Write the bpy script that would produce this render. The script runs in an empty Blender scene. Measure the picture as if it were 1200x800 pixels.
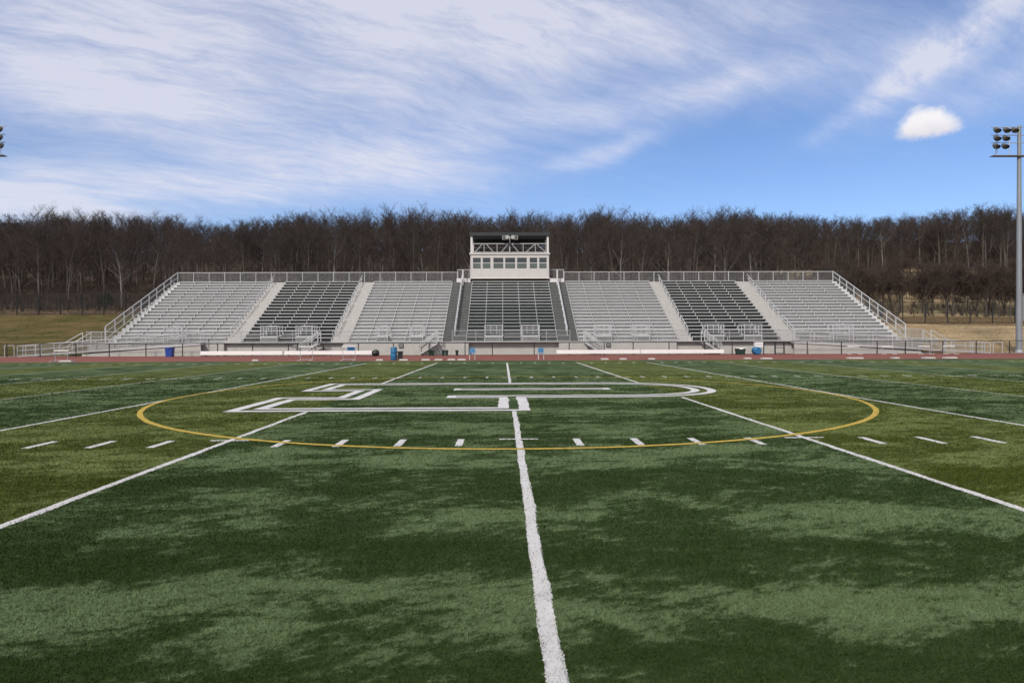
import bpy, math, random
import numpy as np
from mathutils import Vector, Matrix

R = math.radians
rng = random.Random(7)
nrng = np.random.default_rng(7)
scene = bpy.context.scene
col = scene.collection

# ------------------------------------------------------------------ camera
EYE = Vector((0.0, 0.0, 1.606))
FPX = 770.0
cam_d = bpy.data.cameras.new('camera')
cam_d.sensor_fit = 'HORIZONTAL'
cam_d.sensor_width = 36.0
cam_d.lens = 36.0 * FPX / 1200.0
cam_d.clip_start = 0.05
cam_d.clip_end = 5000
cam = bpy.data.objects.new('camera', cam_d)
CM = Matrix.Rotation(R(-0.766), 3, 'Z') @ Matrix.Rotation(R(90 - 0.283), 3, 'X') @ Matrix.Rotation(R(-0.19), 3, 'Z')
M4 = CM.to_4x4()
M4.translation = EYE
cam.matrix_world = M4
col.objects.link(cam)
scene.camera = cam

def at(px, py, y):
    """survey helper: the point on the plane Y = y that a sight line of the photograph meets"""
    d = CM @ Vector((px - 600.0, 400.0 - py, -FPX))
    return EYE + d * (y / d.y)

def X(px, y, py=396):
    return at(px, py, y).x

def Z(px, py, y):
    return at(px, py, y).z

def ground(px, py, z=0.0):
    d = CM @ Vector((px - 600.0, 400.0 - py, -FPX))
    return EYE + d * ((z - EYE.z) / d.z)

# ------------------------------------------------------------------ materials
def mat(name, rgb, rough=0.6, metal=0.0, spec=0.4, var=0.12, scale=3.0, bump=0.0, bscale=40.0, stretch=(1, 1, 1), rgb2=None):
    m = bpy.data.materials.new(name)
    m.use_nodes = True
    nt = m.node_tree
    b = nt.nodes['Principled BSDF']
    tc = nt.nodes.new('ShaderNodeTexCoord')
    mp = nt.nodes.new('ShaderNodeMapping')
    mp.inputs['Scale'].default_value = stretch
    nt.links.new(tc.outputs['Object'], mp.inputs['Vector'])
    n = nt.nodes.new('ShaderNodeTexNoise')
    n.inputs['Scale'].default_value = scale
    n.inputs['Detail'].default_value = 6
    n.inputs['Roughness'].default_value = 0.65
    nt.links.new(mp.outputs[0], n.inputs['Vector'])
    r = nt.nodes.new('ShaderNodeValToRGB')
    a = [max(0, c * (1 - var)) for c in rgb]
    c2 = [min(1, c * (1 + var)) for c in rgb] if rgb2 is None else rgb2
    r.color_ramp.elements[0].position = 0.3
    r.color_ramp.elements[1].position = 0.7
    r.color_ramp.elements[0].color = (*a, 1)
    r.color_ramp.elements[1].color = (*c2, 1)
    nt.links.new(n.outputs['Fac'], r.inputs['Fac'])
    nt.links.new(r.outputs['Color'], b.inputs['Base Color'])
    b.inputs['Roughness'].default_value = rough
    b.inputs['Metallic'].default_value = metal
    b.inputs['Specular IOR Level'].default_value = spec
    if bump:
        n2 = nt.nodes.new('ShaderNodeTexNoise')
        n2.inputs['Scale'].default_value = bscale
        n2.inputs['Detail'].default_value = 4
        nt.links.new(mp.outputs[0], n2.inputs['Vector'])
        bp = nt.nodes.new('ShaderNodeBump')
        bp.inputs['Strength'].default_value = bump
        nt.links.new(n2.outputs['Fac'], bp.inputs['Height'])
        nt.links.new(bp.outputs[0], b.inputs['Normal'])
    return m

M = dict(
    alu=mat('aluminium', (.55, .545, .54), .45, .25, .5, .10, 2.0),
    alu_bright=mat('bright aluminium', (.50, .50, .50), .42, .2, .5, .07, 2.0),
    alu_dull=mat('dull grey aluminium', (.36, .365, .36), .5, .2, .4, .15, 2.0),
    riser=mat('mill riser', (.445, .44, .435), .55, .15, .4, .10, 1.5),
    riser_dark=mat('black riser', (.054, .058, .056), .5, 0, .4, .25, 1.5),
    riser_green=mat('dark green riser', (.072, .088, .083), .5, 0, .4, .25, 1.5),
    dark_tread=mat('dark stair tread', (.20, .205, .20), .55, .1, .4, .2, 3.0),
    tread=mat('aisle tread', (.40, .385, .37), .6, .1, .3, .12, 4.0),
    galv=mat('galvanised steel', (.40, .405, .41), .5, .4, .5, .15, 6.0),
    galv_wire=mat('galvanised wire', (.26, .26, .26), .55, .3, .4, .1, 6.0),
    under=mat('steel understructure', (.16, .16, .155), .7, .1, .3, .2, 2.0),
    siding=mat('lap siding', (.42, .40, .375), .65, 0, .3, .08, 1.2),
    black_steel=mat('black coated steel', (.012, .013, .013), .5, 0, .4, .2, 8.0),
    black_wire=mat('black coated wire', (.014, .016, .015), .6, 0, .3, .2, 8.0),
    white=mat('white paint', (.56, .54, .53), .5, 0, .4, .05, 2.0),
    cream=mat('press box panel', (.47, .445, .43), .6, 0, .3, .05, 1.0),
    white_pad=mat('white vinyl', (.72, .70, .69), .45, 0, .4, .05, 3.0),
    roof=mat('dark roof metal', (.030, .034, .035), .45, .2, .4, .2, 1.0),
    window_glass=mat('window glass', (.040, .042, .042), .08, 0, .5, .3, .6),
    blue=mat('blue plastic', (.012, .045, .24), .4, 0, .5, .1, 5.0),
    teal=mat('teal blue plastic', (.015, .12, .26), .4, 0, .5, .15, 5.0),
    black_plastic=mat('black plastic', (.012, .016, .016), .5, 0, .4, .2, 6.0),
    dark_green=mat('dark green plastic', (.012, .032, .026), .5, 0, .4, .2, 6.0),
    concrete_pole=mat('weathered pole steel', (.235, .25, .27), .55, .3, .4, .14, 2.5, stretch=(1, 1, .2)),
    lamp=mat('floodlight housing', (.085, .086, .072), .4, .3, .5, .3, 5.0),
    lamp_glass=mat('floodlight glass', (.12, .125, .10), .15, 0, .5, .2, 5.0),
    bark=mat('grey brown bark', (.092, .077, .067), .9, 0, .2, .35, 1.6, stretch=(1, 1, .25)),
    bark_pale=mat('pale grey bark', (.18, .163, .148), .9, 0, .2, .35, 1.4, stretch=(1, 1, .35)),
    twig=mat('brown twigs', (.057, .045, .039), .9, 0, .2, .3, .5),
    twig_red=mat('reddish twigs', (.066, .048, .040), .9, 0, .2, .3, .4),
    needles=mat('evergreen needles', (.014, .028, .014), .8, 0, .2, .3, 2.0),
    marker=mat('dull white rubber', (.36, .335, .32), .7, 0, .3, .2, 4.0),
    speaker_pale=mat('pale horn', (.45, .45, .44), .5, 0, .4, .1, 6.0),
    speaker=mat('grey speaker', (.33, .33, .33), .5, 0, .4, .1, 6.0),
)

def group_out(nt, links, a, b): nt.links.new(a, b)

# node maths shorthand -------------------------------------------------
class NT:
    def __init__(s, nt): s.nt = nt
    def val(s, v):
        return v
    def _in(s, sock, v):
        if isinstance(v, (int, float)): sock.default_value = v
        elif isinstance(v, (tuple, list)): sock.default_value = v
        else: s.nt.links.new(v, sock)
    def m(s, op, a, b=None, c=None, clamp=False):
        n = s.nt.nodes.new('ShaderNodeMath'); n.operation = op; n.use_clamp = clamp
        s._in(n.inputs[0], a)
        if b is not None: s._in(n.inputs[1], b)
        if c is not None: s._in(n.inputs[2], c)
        return n.outputs[0]
    def mapr(s, v, a, b, c=0.0, d=1.0, smooth=True):
        n = s.nt.nodes.new('ShaderNodeMapRange')
        n.interpolation_type = 'SMOOTHSTEP' if smooth else 'LINEAR'
        s._in(n.inputs[0], v)
        for i, q in enumerate((a, b, c, d)): s._in(n.inputs[i + 1], q)
        return n.outputs[0]
    def mix(s, f, a, b, mode='MIX'):
        n = s.nt.nodes.new('ShaderNodeMix'); n.data_type = 'RGBA'; n.blend_type = mode
        s._in(n.inputs[0], f)
        for i, v in ((6, a), (7, b)):
            if isinstance(v, tuple) and len(v) == 3: v = (*v, 1)
            s._in(n.inputs[i], v)
        return n.outputs[2]
    def noise(s, vec, scale, detail=6, rough=.6, dist=0.0, out='Fac'):
        n = s.nt.nodes.new('ShaderNodeTexNoise')
        s._in(n.inputs['Vector'], vec)
        n.inputs['Scale'].default_value = scale; n.inputs['Detail'].default_value = detail
        n.inputs['Roughness'].default_value = rough; n.inputs['Distortion'].default_value = dist
        return n.outputs[out]
    def mapping(s, vec, loc=(0, 0, 0), rot=(0, 0, 0), sc=(1, 1, 1), typ='POINT'):
        n = s.nt.nodes.new('ShaderNodeMapping'); n.vector_type = typ
        s._in(n.inputs[0], vec)
        n.inputs[1].default_value = loc; n.inputs[2].default_value = rot; n.inputs[3].default_value = sc
        return n.outputs[0]
    def sep(s, vec):
        n = s.nt.nodes.new('ShaderNodeSeparateXYZ'); s._in(n.inputs[0], vec); return n.outputs
    def comb(s, x, y, z):
        n = s.nt.nodes.new('ShaderNodeCombineXYZ')
        for i, v in enumerate((x, y, z)): s._in(n.inputs[i], v)
        return n.outputs[0]
    def vlen(s, v):
        n = s.nt.nodes.new('ShaderNodeVectorMath'); n.operation = 'LENGTH'; s._in(n.inputs[0], v); return n.outputs[1]
    def vadd(s, a, b):
        n = s.nt.nodes.new('ShaderNodeVectorMath'); n.operation = 'ADD'; s._in(n.inputs[0], a); s._in(n.inputs[1], b); return n.outputs[0]
    def vscale(s, a, k):
        n = s.nt.nodes.new('ShaderNodeVectorMath'); n.operation = 'SCALE'; s._in(n.inputs[0], a); n.inputs[3].default_value = k; return n.outputs[0]

XC = 0.24          # the halfway line
YC = 18.58         # mid-field
YARD = 0.9144

def turf_material(name, blades=False):
    m = bpy.data.materials.new(name); m.use_nodes = True
    nt = m.node_tree; N = NT(nt)
    b = nt.nodes['Principled BSDF']
    geo = nt.nodes.new('ShaderNodeNewGeometry')
    P = geo.outputs['Position']
    x, y, z = N.sep(P)
    P = N.comb(x, y, 0.0)
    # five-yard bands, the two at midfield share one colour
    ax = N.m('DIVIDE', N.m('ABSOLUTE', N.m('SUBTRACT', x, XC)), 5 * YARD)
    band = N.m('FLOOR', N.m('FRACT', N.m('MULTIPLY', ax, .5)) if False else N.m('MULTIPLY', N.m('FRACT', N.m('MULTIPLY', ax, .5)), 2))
    # sheen of the brushed pile, painted into the colour as light and dark patches
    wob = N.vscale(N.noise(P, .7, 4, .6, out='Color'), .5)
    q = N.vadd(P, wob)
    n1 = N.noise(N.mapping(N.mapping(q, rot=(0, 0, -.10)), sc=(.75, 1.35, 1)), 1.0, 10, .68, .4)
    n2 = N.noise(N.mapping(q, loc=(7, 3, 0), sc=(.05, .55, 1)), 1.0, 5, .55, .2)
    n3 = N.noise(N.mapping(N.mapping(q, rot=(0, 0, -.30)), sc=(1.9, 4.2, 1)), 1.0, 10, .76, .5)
    # groomer passes, the pile's changing reflection painted as lighter and darker bands
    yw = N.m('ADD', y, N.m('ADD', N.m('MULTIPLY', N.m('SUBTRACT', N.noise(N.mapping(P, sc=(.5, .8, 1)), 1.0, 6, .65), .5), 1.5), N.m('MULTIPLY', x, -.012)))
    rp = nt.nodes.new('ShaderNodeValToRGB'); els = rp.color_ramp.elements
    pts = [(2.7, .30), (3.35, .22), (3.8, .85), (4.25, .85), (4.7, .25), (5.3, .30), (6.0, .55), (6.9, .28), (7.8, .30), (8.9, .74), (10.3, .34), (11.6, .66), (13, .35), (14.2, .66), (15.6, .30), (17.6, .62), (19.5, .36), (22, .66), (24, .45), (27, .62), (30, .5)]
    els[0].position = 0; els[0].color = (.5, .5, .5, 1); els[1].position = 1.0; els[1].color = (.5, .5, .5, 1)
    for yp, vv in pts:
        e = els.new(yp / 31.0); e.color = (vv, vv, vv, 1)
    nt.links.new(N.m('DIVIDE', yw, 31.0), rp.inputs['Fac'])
    pass_sheen = N.sep(rp.outputs['Color'])[0]
    s = N.m('ADD', N.m('ADD', N.m('ADD', N.m('MULTIPLY', n1, .42), N.m('MULTIPLY', n2, .16)), N.m('MULTIPLY', n3, .34)), N.m('MULTIPLY', pass_sheen, .11))
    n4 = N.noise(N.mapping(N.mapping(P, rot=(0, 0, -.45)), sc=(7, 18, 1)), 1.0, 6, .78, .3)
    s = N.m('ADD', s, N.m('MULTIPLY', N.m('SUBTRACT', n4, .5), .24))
    nap_sheen = N.mapr(s, .505, .550)
    nap_sheen2 = N.mapr(s, .425, .645)
    nap_sheen = N.m('ADD', N.m('MULTIPLY', nap_sheen, .62), N.m('MULTIPLY', nap_sheen2, .38))
    green = N.mix(nap_sheen, (.0185, .0355, .0050), (.110, .152, .068))
    olive = N.mix(nap_sheen, (.041, .054, .0040), (.126, .152, .046))
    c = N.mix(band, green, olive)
    # fibre grain
    g1 = N.noise(N.mapping(P, sc=(1, .55, 1)), 170, 3, .7)
    g2 = N.noise(P, 38, 4, .7)
    g3 = N.noise(N.mapping(P, sc=(1, 1.6, 1)), 11, 5, .75)
    g = N.m('MULTIPLY', N.m('MULTIPLY', N.mapr(g1, .25, .75, .55, 1.45, False), N.mapr(g2, .25, .75, .66, 1.34, False)), N.mapr(g3, .25, .75, .74, 1.26, False))
    if blades:
        oi = nt.nodes.new('ShaderNodeAttribute'); oi.attribute_name = 'tone'
        g = N.m('MULTIPLY', oi.outputs['Fac'], 1.12)
    c = N.mix(1.0, c, N.comb(g, g, g), 'MULTIPLY')
    nt.links.new(c, b.inputs['Base Color'])
    b.inputs['Roughness'].default_value = .8
    b.inputs['Specular IOR Level'].default_value = .06
    b.inputs['Sheen Weight'].default_value = .035; b.inputs['Sheen Roughness'].default_value = .45; b.inputs['Sheen Tint'].default_value = (.85, 1.0, .62, 1)
    if not blades:
        bp = nt.nodes.new('ShaderNodeBump'); bp.inputs['Strength'].default_value = .55; bp.inputs['Distance'].default_value = .02
        h = N.m('ADD', N.noise(P, 120, 3, .7), N.m('MULTIPLY', N.noise(P, 24, 4, .7), 1.0))
        nt.links.new(h, bp.inputs['Height']); nt.links.new(bp.outputs[0], b.inputs['Normal'])
    return m

def paint_material(name, rgb, worn=.25):
    m = bpy.data.materials.new(name); m.use_nodes = True
    nt = m.node_tree; N = NT(nt); b = nt.nodes['Principled BSDF']
    geo = nt.nodes.new('ShaderNodeNewGeometry'); P = geo.outputs['Position']
    w = N.m('ADD', N.m('MULTIPLY', N.noise(P, 90, 4, .75), .6), N.m('MULTIPLY', N.noise(P, 3, 5, .6), .4))
    f = N.mapr(w, .30, .56)
    c = N.mix(f, tuple(v * (1 - worn) * .8 for v in rgb), rgb)
    sp = N.noise(P, 210, 2, .6)
    c = N.mix(N.m('MULTIPLY', N.mapr(sp, .60, .70), .6), c, (.10, .12, .06))
    nt.links.new(c, b.inputs['Base Color']); b.inputs['Roughness'].default_value = .75
    b.inputs['Specular IOR Level'].default_value = .2
    bp = nt.nodes.new('ShaderNodeBump'); bp.inputs['Strength'].default_value = .5; bp.inputs['Distance'].default_value = .02
    nt.links.new(N.noise(P, 110, 3, .7), bp.inputs['Height']); nt.links.new(bp.outputs[0], b.inputs['Normal'])
    return m

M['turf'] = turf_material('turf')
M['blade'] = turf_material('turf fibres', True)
M['paint'] = paint_material('white field paint', (.64, .62, .61))
M['paint_thin'] = paint_material('thin white field paint', (.40, .42, .36), .35)
M['yellow'] = paint_material('yellow field paint', (.50, .35, .06))
M['track'] = mat('red running track', (.205, .066, .048), .85, 0, .2, .22, .5, bump=.2, bscale=60, stretch=(.3, 1, 1))

def terrain_material():
    m = bpy.data.materials.new('hillside'); m.use_nodes = True
    nt = m.node_tree; N = NT(nt); b = nt.nodes['Principled BSDF']
    geo = nt.nodes.new('ShaderNodeNewGeometry'); P = geo.outputs['Position']
    x, y, z = N.sep(P)
    w = N.m('MULTIPLY', N.m('SUBTRACT', N.noise(P, .06, 5, .6), .5), 14)
    yy = N.m('ADD', y, w); xx = N.m('ADD', x, w)
    n = N.noise(N.mapping(P, sc=(.5, 1, 1)), .45, 7, .7)
    f = N.noise(P, 5, 5, .75)
    k = N.m('ADD', N.m('MULTIPLY', n, .7), N.m('MULTIPLY', f, .3))
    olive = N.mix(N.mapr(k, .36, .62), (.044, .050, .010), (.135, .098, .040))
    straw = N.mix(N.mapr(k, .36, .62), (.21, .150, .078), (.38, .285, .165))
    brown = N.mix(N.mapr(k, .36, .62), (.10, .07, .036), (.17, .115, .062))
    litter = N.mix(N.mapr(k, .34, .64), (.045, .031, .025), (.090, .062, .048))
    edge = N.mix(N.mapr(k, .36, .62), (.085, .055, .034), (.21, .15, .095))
    right = N.mapr(xx, 18, 34)  # straw against olive grass; the sunlit and cloud-shaded difference is in the colour too
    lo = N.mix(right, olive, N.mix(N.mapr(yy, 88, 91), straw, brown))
    # meadow behind the thin trees on the right-hand side
    strawf = N.mix(N.mapr(yy, 107, 112), lo, N.mix(.35, straw, (.42, .34, .20)))
    patch = N.mapr(N.noise(N.mapping(P, sc=(.5, 1, 1)), .10, 5, .65), .44, .52)
    strawf = N.mix(N.m('MULTIPLY', N.m('MULTIPLY', N.mapr(yy, 119, 124), N.m('SUBTRACT', 1.0, patch)), .9), strawf, litter)
    lo = N.mix(N.mapr(xx, 50, 60), lo, strawf)
    lo = N.mix(N.m('MULTIPLY', N.mapr(yy, 94, 97), N.mapr(x, 30, 20)), lo, edge)
    wood = N.m('MAXIMUM', N.m('MULTIPLY', N.mapr(yy, 99, 104), N.mapr(xx, 58, 50)), N.mapr(yy, 147, 152))
    c = N.mix(wood, lo, litter)
    nt.links.new(c, b.inputs['Base Color']); b.inputs['Roughness'].default_value = .95; b.inputs['Specular IOR Level'].default_value = .1
    bp = nt.nodes.new('ShaderNodeBump'); bp.inputs['Strength'].default_value = .8; bp.inputs['Distance'].default_value = .12
    nt.links.new(N.noise(P, 4, 6, .8), bp.inputs['Height']); nt.links.new(bp.outputs[0], b.inputs['Normal'])
    return m
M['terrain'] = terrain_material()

# ------------------------------------------------------------------ mesh builder
class MB:
    def __init__(s): s.v = []; s.f = []; s.mi = []
    def face(s, pts, mi=0):
        i = len(s.v); s.v.extend(tuple(p) for p in pts); s.f.append(tuple(range(i, i + len(pts)))); s.mi.append(mi); return s
    def box(s, x0, x1, y0, y1, z0, z1, mi=0):
        i = len(s.v)
        s.v += [(x0, y0, z0), (x1, y0, z0), (x1, y1, z0), (x0, y1, z0), (x0, y0, z1), (x1, y0, z1), (x1, y1, z1), (x0, y1, z1)]
        s.f += [tuple(i + k for k in q) for q in ((0, 3, 2, 1), (4, 5, 6, 7), (0, 1, 5, 4), (1, 2, 6, 5), (2, 3, 7, 6), (3, 0, 4, 7))]
        s.mi += [mi] * 6; return s
    def hexa(s, p, mi=0):
        i = len(s.v); s.v += [tuple(q) for q in p]
        s.f += [tuple(i + k for k in q) for q in ((0, 3, 2, 1), (4, 5, 6, 7), (0, 1, 5, 4), (1, 2, 6, 5), (2, 3, 7, 6), (3, 0, 4, 7))]
        s.mi += [mi] * 6; return s
    def tube(s, a, b, r, r2=None, n=6, mi=0, caps=True):
        a = Vector(a); b = Vector(b); r2 = r if r2 is None else r2
        d = (b - a).normalized()
        u = d.cross(Vector((0, 0, 1)))
        if u.length < 1e-3: u = Vector((1, 0, 0))
        u.normalize(); w = d.cross(u)
        i = len(s.v)
        for k in range(n):
            t = 2 * math.pi * (k + .5) / n; o = u * math.cos(t) + w * math.sin(t)
            s.v.append(tuple(a + o * r)); s.v.append(tuple(b + o * r2))
        for k in range(n):
            j = (k + 1) % n
            s.f.append((i + 2 * k, i + 2 * j, i + 2 * j + 1, i + 2 * k + 1)); s.mi.append(mi)
        if caps:
            s.f.append(tuple(i + 2 * k for k in range(n - 1, -1, -1))); s.f.append(tuple(i + 2 * k + 1 for k in range(n))); s.mi += [mi, mi]
        return s
    def lathe(s, prof, n=14, c=(0, 0, 0), rot=None, mi=0):
        i = len(s.v); c = Vector(c)
        for (r, z) in prof:
            for k in range(n):
                t = 2 * math.pi * k / n; p = Vector((r * math.cos(t), r * math.sin(t), z))
                if rot is not None: p = rot @ p
                s.v.append(tuple(c + p))
        for a in range(len(prof) - 1):
            for k in range(n):
                j = (k + 1) % n
                s.f.append((i + a * n + k, i + a * n + j, i + (a + 1) * n + j, i + (a + 1) * n + k)); s.mi.append(mi)
        s.f.append(tuple(i + k for k in range(n - 1, -1, -1))); s.f.append(tuple(i + (len(prof) - 1) * n + k for k in range(n))); s.mi += [mi, mi]
        return s
    def chain(s, a, b, h, pitch=.10, w=.005):
        """diamond wire mesh hung between two foot points, h high, following their slope"""
        a = Vector(a); b = Vector(b); L = (b - a).length
        e = (b - a) / L; n = int(L / pitch)
        up = Vector((0, 0, 1)); nrm = e.cross(up).normalized()
        for dirn in (1, -1):
            for k in range(-int(h / pitch), n + 1 + int(h / pitch)):
                t0 = k * pitch; t1 = t0 + dirn * h; z0 = 0.0; z1 = h
                lo, hi = min(t0, t1), max(t0, t1)
                if hi <= 0 or lo >= L: continue
                # clip to the panel
                def pt(t): return (t - t0) / (t1 - t0) * h
                q0, q1 = t0, t1
                q0 = min(max(q0, 0), L); q1 = min(max(q1, 0), L)
                if abs(q1 - q0) < 1e-4: continue
                A = a + e * q0 + up * pt(q0); B = a + e * q1 + up * pt(q1)
                d = (B - A).normalized(); o = d.cross(nrm) * (w / 2)
                s.face((A - o, A + o, B + o, B - o))
        return s
    def build(s, name, materials, parent=None, loc=None, smooth=False):
        me = bpy.data.meshes.new(name)
        org = Vector(loc) if loc is not None else Vector((0, 0, 0))
        v = [(p[0] - org.x, p[1] - org.y, p[2] - org.z) for p in s.v] if loc is not None else s.v
        me.from_pydata(v, [], s.f)
        if not isinstance(materials, (list, tuple)): materials = [materials]
        for m in materials: me.materials.append(m)
        if len(materials) > 1: me.polygons.foreach_set('material_index', s.mi)
        if smooth: me.polygons.foreach_set('use_smooth', [True] * len(me.polygons))
        me.update()
        o = bpy.data.objects.new(name, me); col.objects.link(o)
        if parent is not None: o.parent = parent
        if loc is not None: o.location = org
        return o

def np_mesh(name, verts, quads, materials, mi=None, parent=None, tris=False):
    n = 3 if tris else 4
    me = bpy.data.meshes.new(name)
    me.vertices.add(len(verts)); me.vertices.foreach_set('co', np.asarray(verts, dtype=np.float32).ravel())
    me.loops.add(len(quads) * n); me.loops.foreach_set('vertex_index', np.asarray(quads, dtype=np.int32).ravel())
    me.polygons.add(len(quads)); me.polygons.foreach_set('loop_start', np.arange(0, len(quads) * n, n, dtype=np.int32))
    try: me.polygons.foreach_set('loop_total', np.full(len(quads), n, dtype=np.int32))
    except Exception: pass
    if not isinstance(materials, (list, tuple)): materials = [materials]
    for m in materials: me.materials.append(m)
    if mi is not None: me.polygons.foreach_set('material_index', np.asarray(mi, dtype=np.int32))
    me.update(calc_edges=True); me.validate()
    o = bpy.data.objects.new(name, me); col.objects.link(o)
    if parent is not None: o.parent = parent
    return o

def tag(o, label=None, cat=None, group=None, kind=None):
    if label: o['label'] = label
    if cat: o['category'] = cat
    if group: o['group'] = group
    if kind: o['kind'] = kind
    return o

def thing(name, loc, label, cat, group=None, rz=0.0):
    o = bpy.data.objects.new(name, None); o.empty_display_size = .3
    o.location = loc; o.rotation_euler = (0, 0, rz); col.objects.link(o)
    return tag(o, label, cat, group)

def part(mb, name, m, root, label=None, smooth=False):
    """a part given in world coordinates, stored relative to its (unrotated) thing"""
    w = Vector(root.location)
    p = root.parent
    while p is not None:
        w += Vector(p.location); p = p.parent
    for i, v in enumerate(mb.v): mb.v[i] = (v[0] - w.x, v[1] - w.y, v[2] - w.z)
    o = mb.build(name, m, root, smooth=smooth)
    if label: o['label'] = label
    return o

def copy_tree(o, parent=None):
    c = o.copy(); col.objects.link(c)
    if parent is not None: c.parent = parent
    for ch in list(o.children): copy_tree(ch, c)
    return c

# ------------------------------------------------------------------ terrain
def smooth(a, b, v):
    t = np.clip((v - a) / (b - a), 0, 1); return t * t * (3 - 2 * t)

def terrain_z(x, y):
    x = np.asarray(x, float); y = np.asarray(y, float)
    left = np.interp(y, [66, 96, 152, 210, 240, 380, 900, 3000], [0, 5.2, 16.4, 29.0, 30.0, 14, 0, 0])
    rght = np.interp(y, [66, 90, 112, 146, 210, 240, 380, 900, 3000], [0, 3.35, 5.2, 15.6, 31.5, 32.5, 14, 0, 0])
    t = smooth(20, 62, x)
    z = left * (1 - t) + rght * t
    und = .35 * np.sin(x * .09 + y * .05) + .25 * np.sin(x * .21 - y * .13 + 1.3)
    z = z + und * smooth(98, 125, y)
    z = z + smooth(60, 110, x) * smooth(120, 170, y) * 1.2
    return z - .024

def build_terrain():
    xs = np.concatenate([[-3000, -1200, -600, -300], np.arange(-200, 201, 2.0), [300, 600, 1200, 3000]])
    ys = np.concatenate([[-1500, -300, -80, 20, 60], np.arange(64, 245, 1.5), [252, 270, 300, 360, 500, 700, 900, 1600, 3000]])
    gx, gy = np.meshgrid(xs, ys)
    gz = terrain_z(gx, gy)
    v = np.stack([gx, gy, gz], -1).reshape(-1, 3)
    nx = len(xs); idx = np.arange(len(xs) * len(ys)).reshape(len(ys), nx)
    q = np.stack([idx[:-1, :-1], idx[:-1, 1:], idx[1:, 1:], idx[1:, :-1]], -1).reshape(-1, 4)
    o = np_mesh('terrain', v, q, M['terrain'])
    o.data.polygons.foreach_set('use_smooth', [True] * len(o.data.polygons))
    tag(o, kind='structure')
build_terrain()

def sheet(name, x0, x1, y0, y1, z, m):
    o = MB().face(((x0, y0, z), (x1, y0, z), (x1, y1, z), (x0, y1, z))).build(name, m)
    return tag(o, kind='structure')

TRACK0, TRACK1 = 47.0, 62.75
sheet('running_track', -140, 140, TRACK0 - .02, TRACK1, -.010, M['track'])
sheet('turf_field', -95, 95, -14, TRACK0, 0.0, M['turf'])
kb = MB().box(-95, 95, TRACK0 + .002, TRACK0 + .14, -.03, .012)
tag(kb.build('track_kerb', mat('grey kerb', (.13, .10, .085), .8)), kind='structure')
for k in range(7):
    yy = TRACK0 + 1.2 + k * 1.22
    sheet('lane_line', -95, 95, yy, yy + .05, -.004, M['paint_thin'])
# gravel strip under the front of the stand
sheet('gravel_apron', -62, 62, TRACK1, 66.0, -.012, mat('apron gravel', (.20, .17, .15), .9, 0, .2, .3, 8))

# ------------------------------------------------------------------ field paint
def strip_line(x, y0, y1, w=.096, z=.004, fine_to=12.0, mi=0, mb=None, seed=0):
    """a hand-sprayed line along Y with uneven edges, finer near the camera"""
    g = np.random.default_rng(seed)
    ys = [y0]
    while ys[-1] < y1:
        d = max(ys[-1], 2.0)
        ys.append(min(y1, ys[-1] + (.012 if d < 5 else .03 if d < 9 else .12 if d < 16 else .6)))
    n = len(ys); ph = g.uniform(0, 6, 6)
    mb = mb or MB()
    pv = None
    for i, yv in enumerate(ys):
        jag = .0032 if yv < 9 else .004
        cx = .003 * math.sin(yv * 1.3 + ph[0]) + .003 * math.sin(yv * 3.7 + ph[1])
        e0 = w / 2 + .006 * max(0, math.sin(yv * 5.1 + ph[2])) ** 3 + g.normal(0, jag)
        e1 = w / 2 + .010 * (math.sin(yv * 6.3 + ph[3]) > .55) + .008 * math.sin(yv * 2.2 + ph[4]) + g.normal(0, jag)
        cur = ((x + cx - e0, yv, z), (x + cx + e1, yv, z))
        if pv: mb.face((pv[0], pv[1], cur[1], cur[0]), mi)
        pv = cur
    return mb

YS0, YS1 = YC - 24.38, YC + 24.38
for k in range(-10, 11):
    xk = XC + k * 5 * YARD
    if k == 0:
        mb = strip_line(xk, -3, 14.45, seed=100); strip_line(xk, 23.55, YS1, mb=mb, seed=101)
    elif k == 1:
        mb = strip_line(xk, YS0, 18.05 - .4, seed=110); strip_line(xk, 23.4, YS1, mb=mb, seed=111)
    elif k == -1:
        mb = strip_line(xk, YS0, 14.45, seed=112); strip_line(xk, 23.5, YS1, mb=mb, seed=113)
    else:
        mb = strip_line(xk, YS0, YS1, w=.09, seed=120 + k)
    tag(mb.build('yard_line', M['paint'] if abs(k) < 3 else M['paint_thin']), kind='structure')

# one-yard hash marks, two rows, and the ticks by the far sideline
HN, HF = YC - 8.43, YC + 8.43
mb = MB()
for row in (HN, HF):
    for k in range(-50, 51):
        xk = XC + k * YARD
        if k % 5 == 0:
            yy = row + (.30 if row == HN else -.30)
            mb.box(xk - .31, xk + .31, yy - .03, yy + .03, .0005, .0062)
        else:
            g = rng.uniform(-.01, .01)
            mb.hexa([(xk - .055 + g, row - .34, .0005), (xk + .055, row - .34, .0005), (xk + .055, row + .31, .0005), (xk - .055, row + .31, .0005),
                     (xk - .055 + g, row - .34, .0045), (xk + .055, row - .34, .0045), (xk + .055, row + .31, .0045), (xk - .055, row + .31, .0045)])
tag(mb.build('hash_paint', M['paint']), kind='structure')
mb = MB()
for k in range(-50, 51):
    if k % 5: mb.box(XC + k * YARD - .05, XC + k * YARD + .05, YS1 - .75, YS1 - .10, .0005, .0045)
tag(mb.build('sideline_paint', M['paint']), kind='structure')

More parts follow.
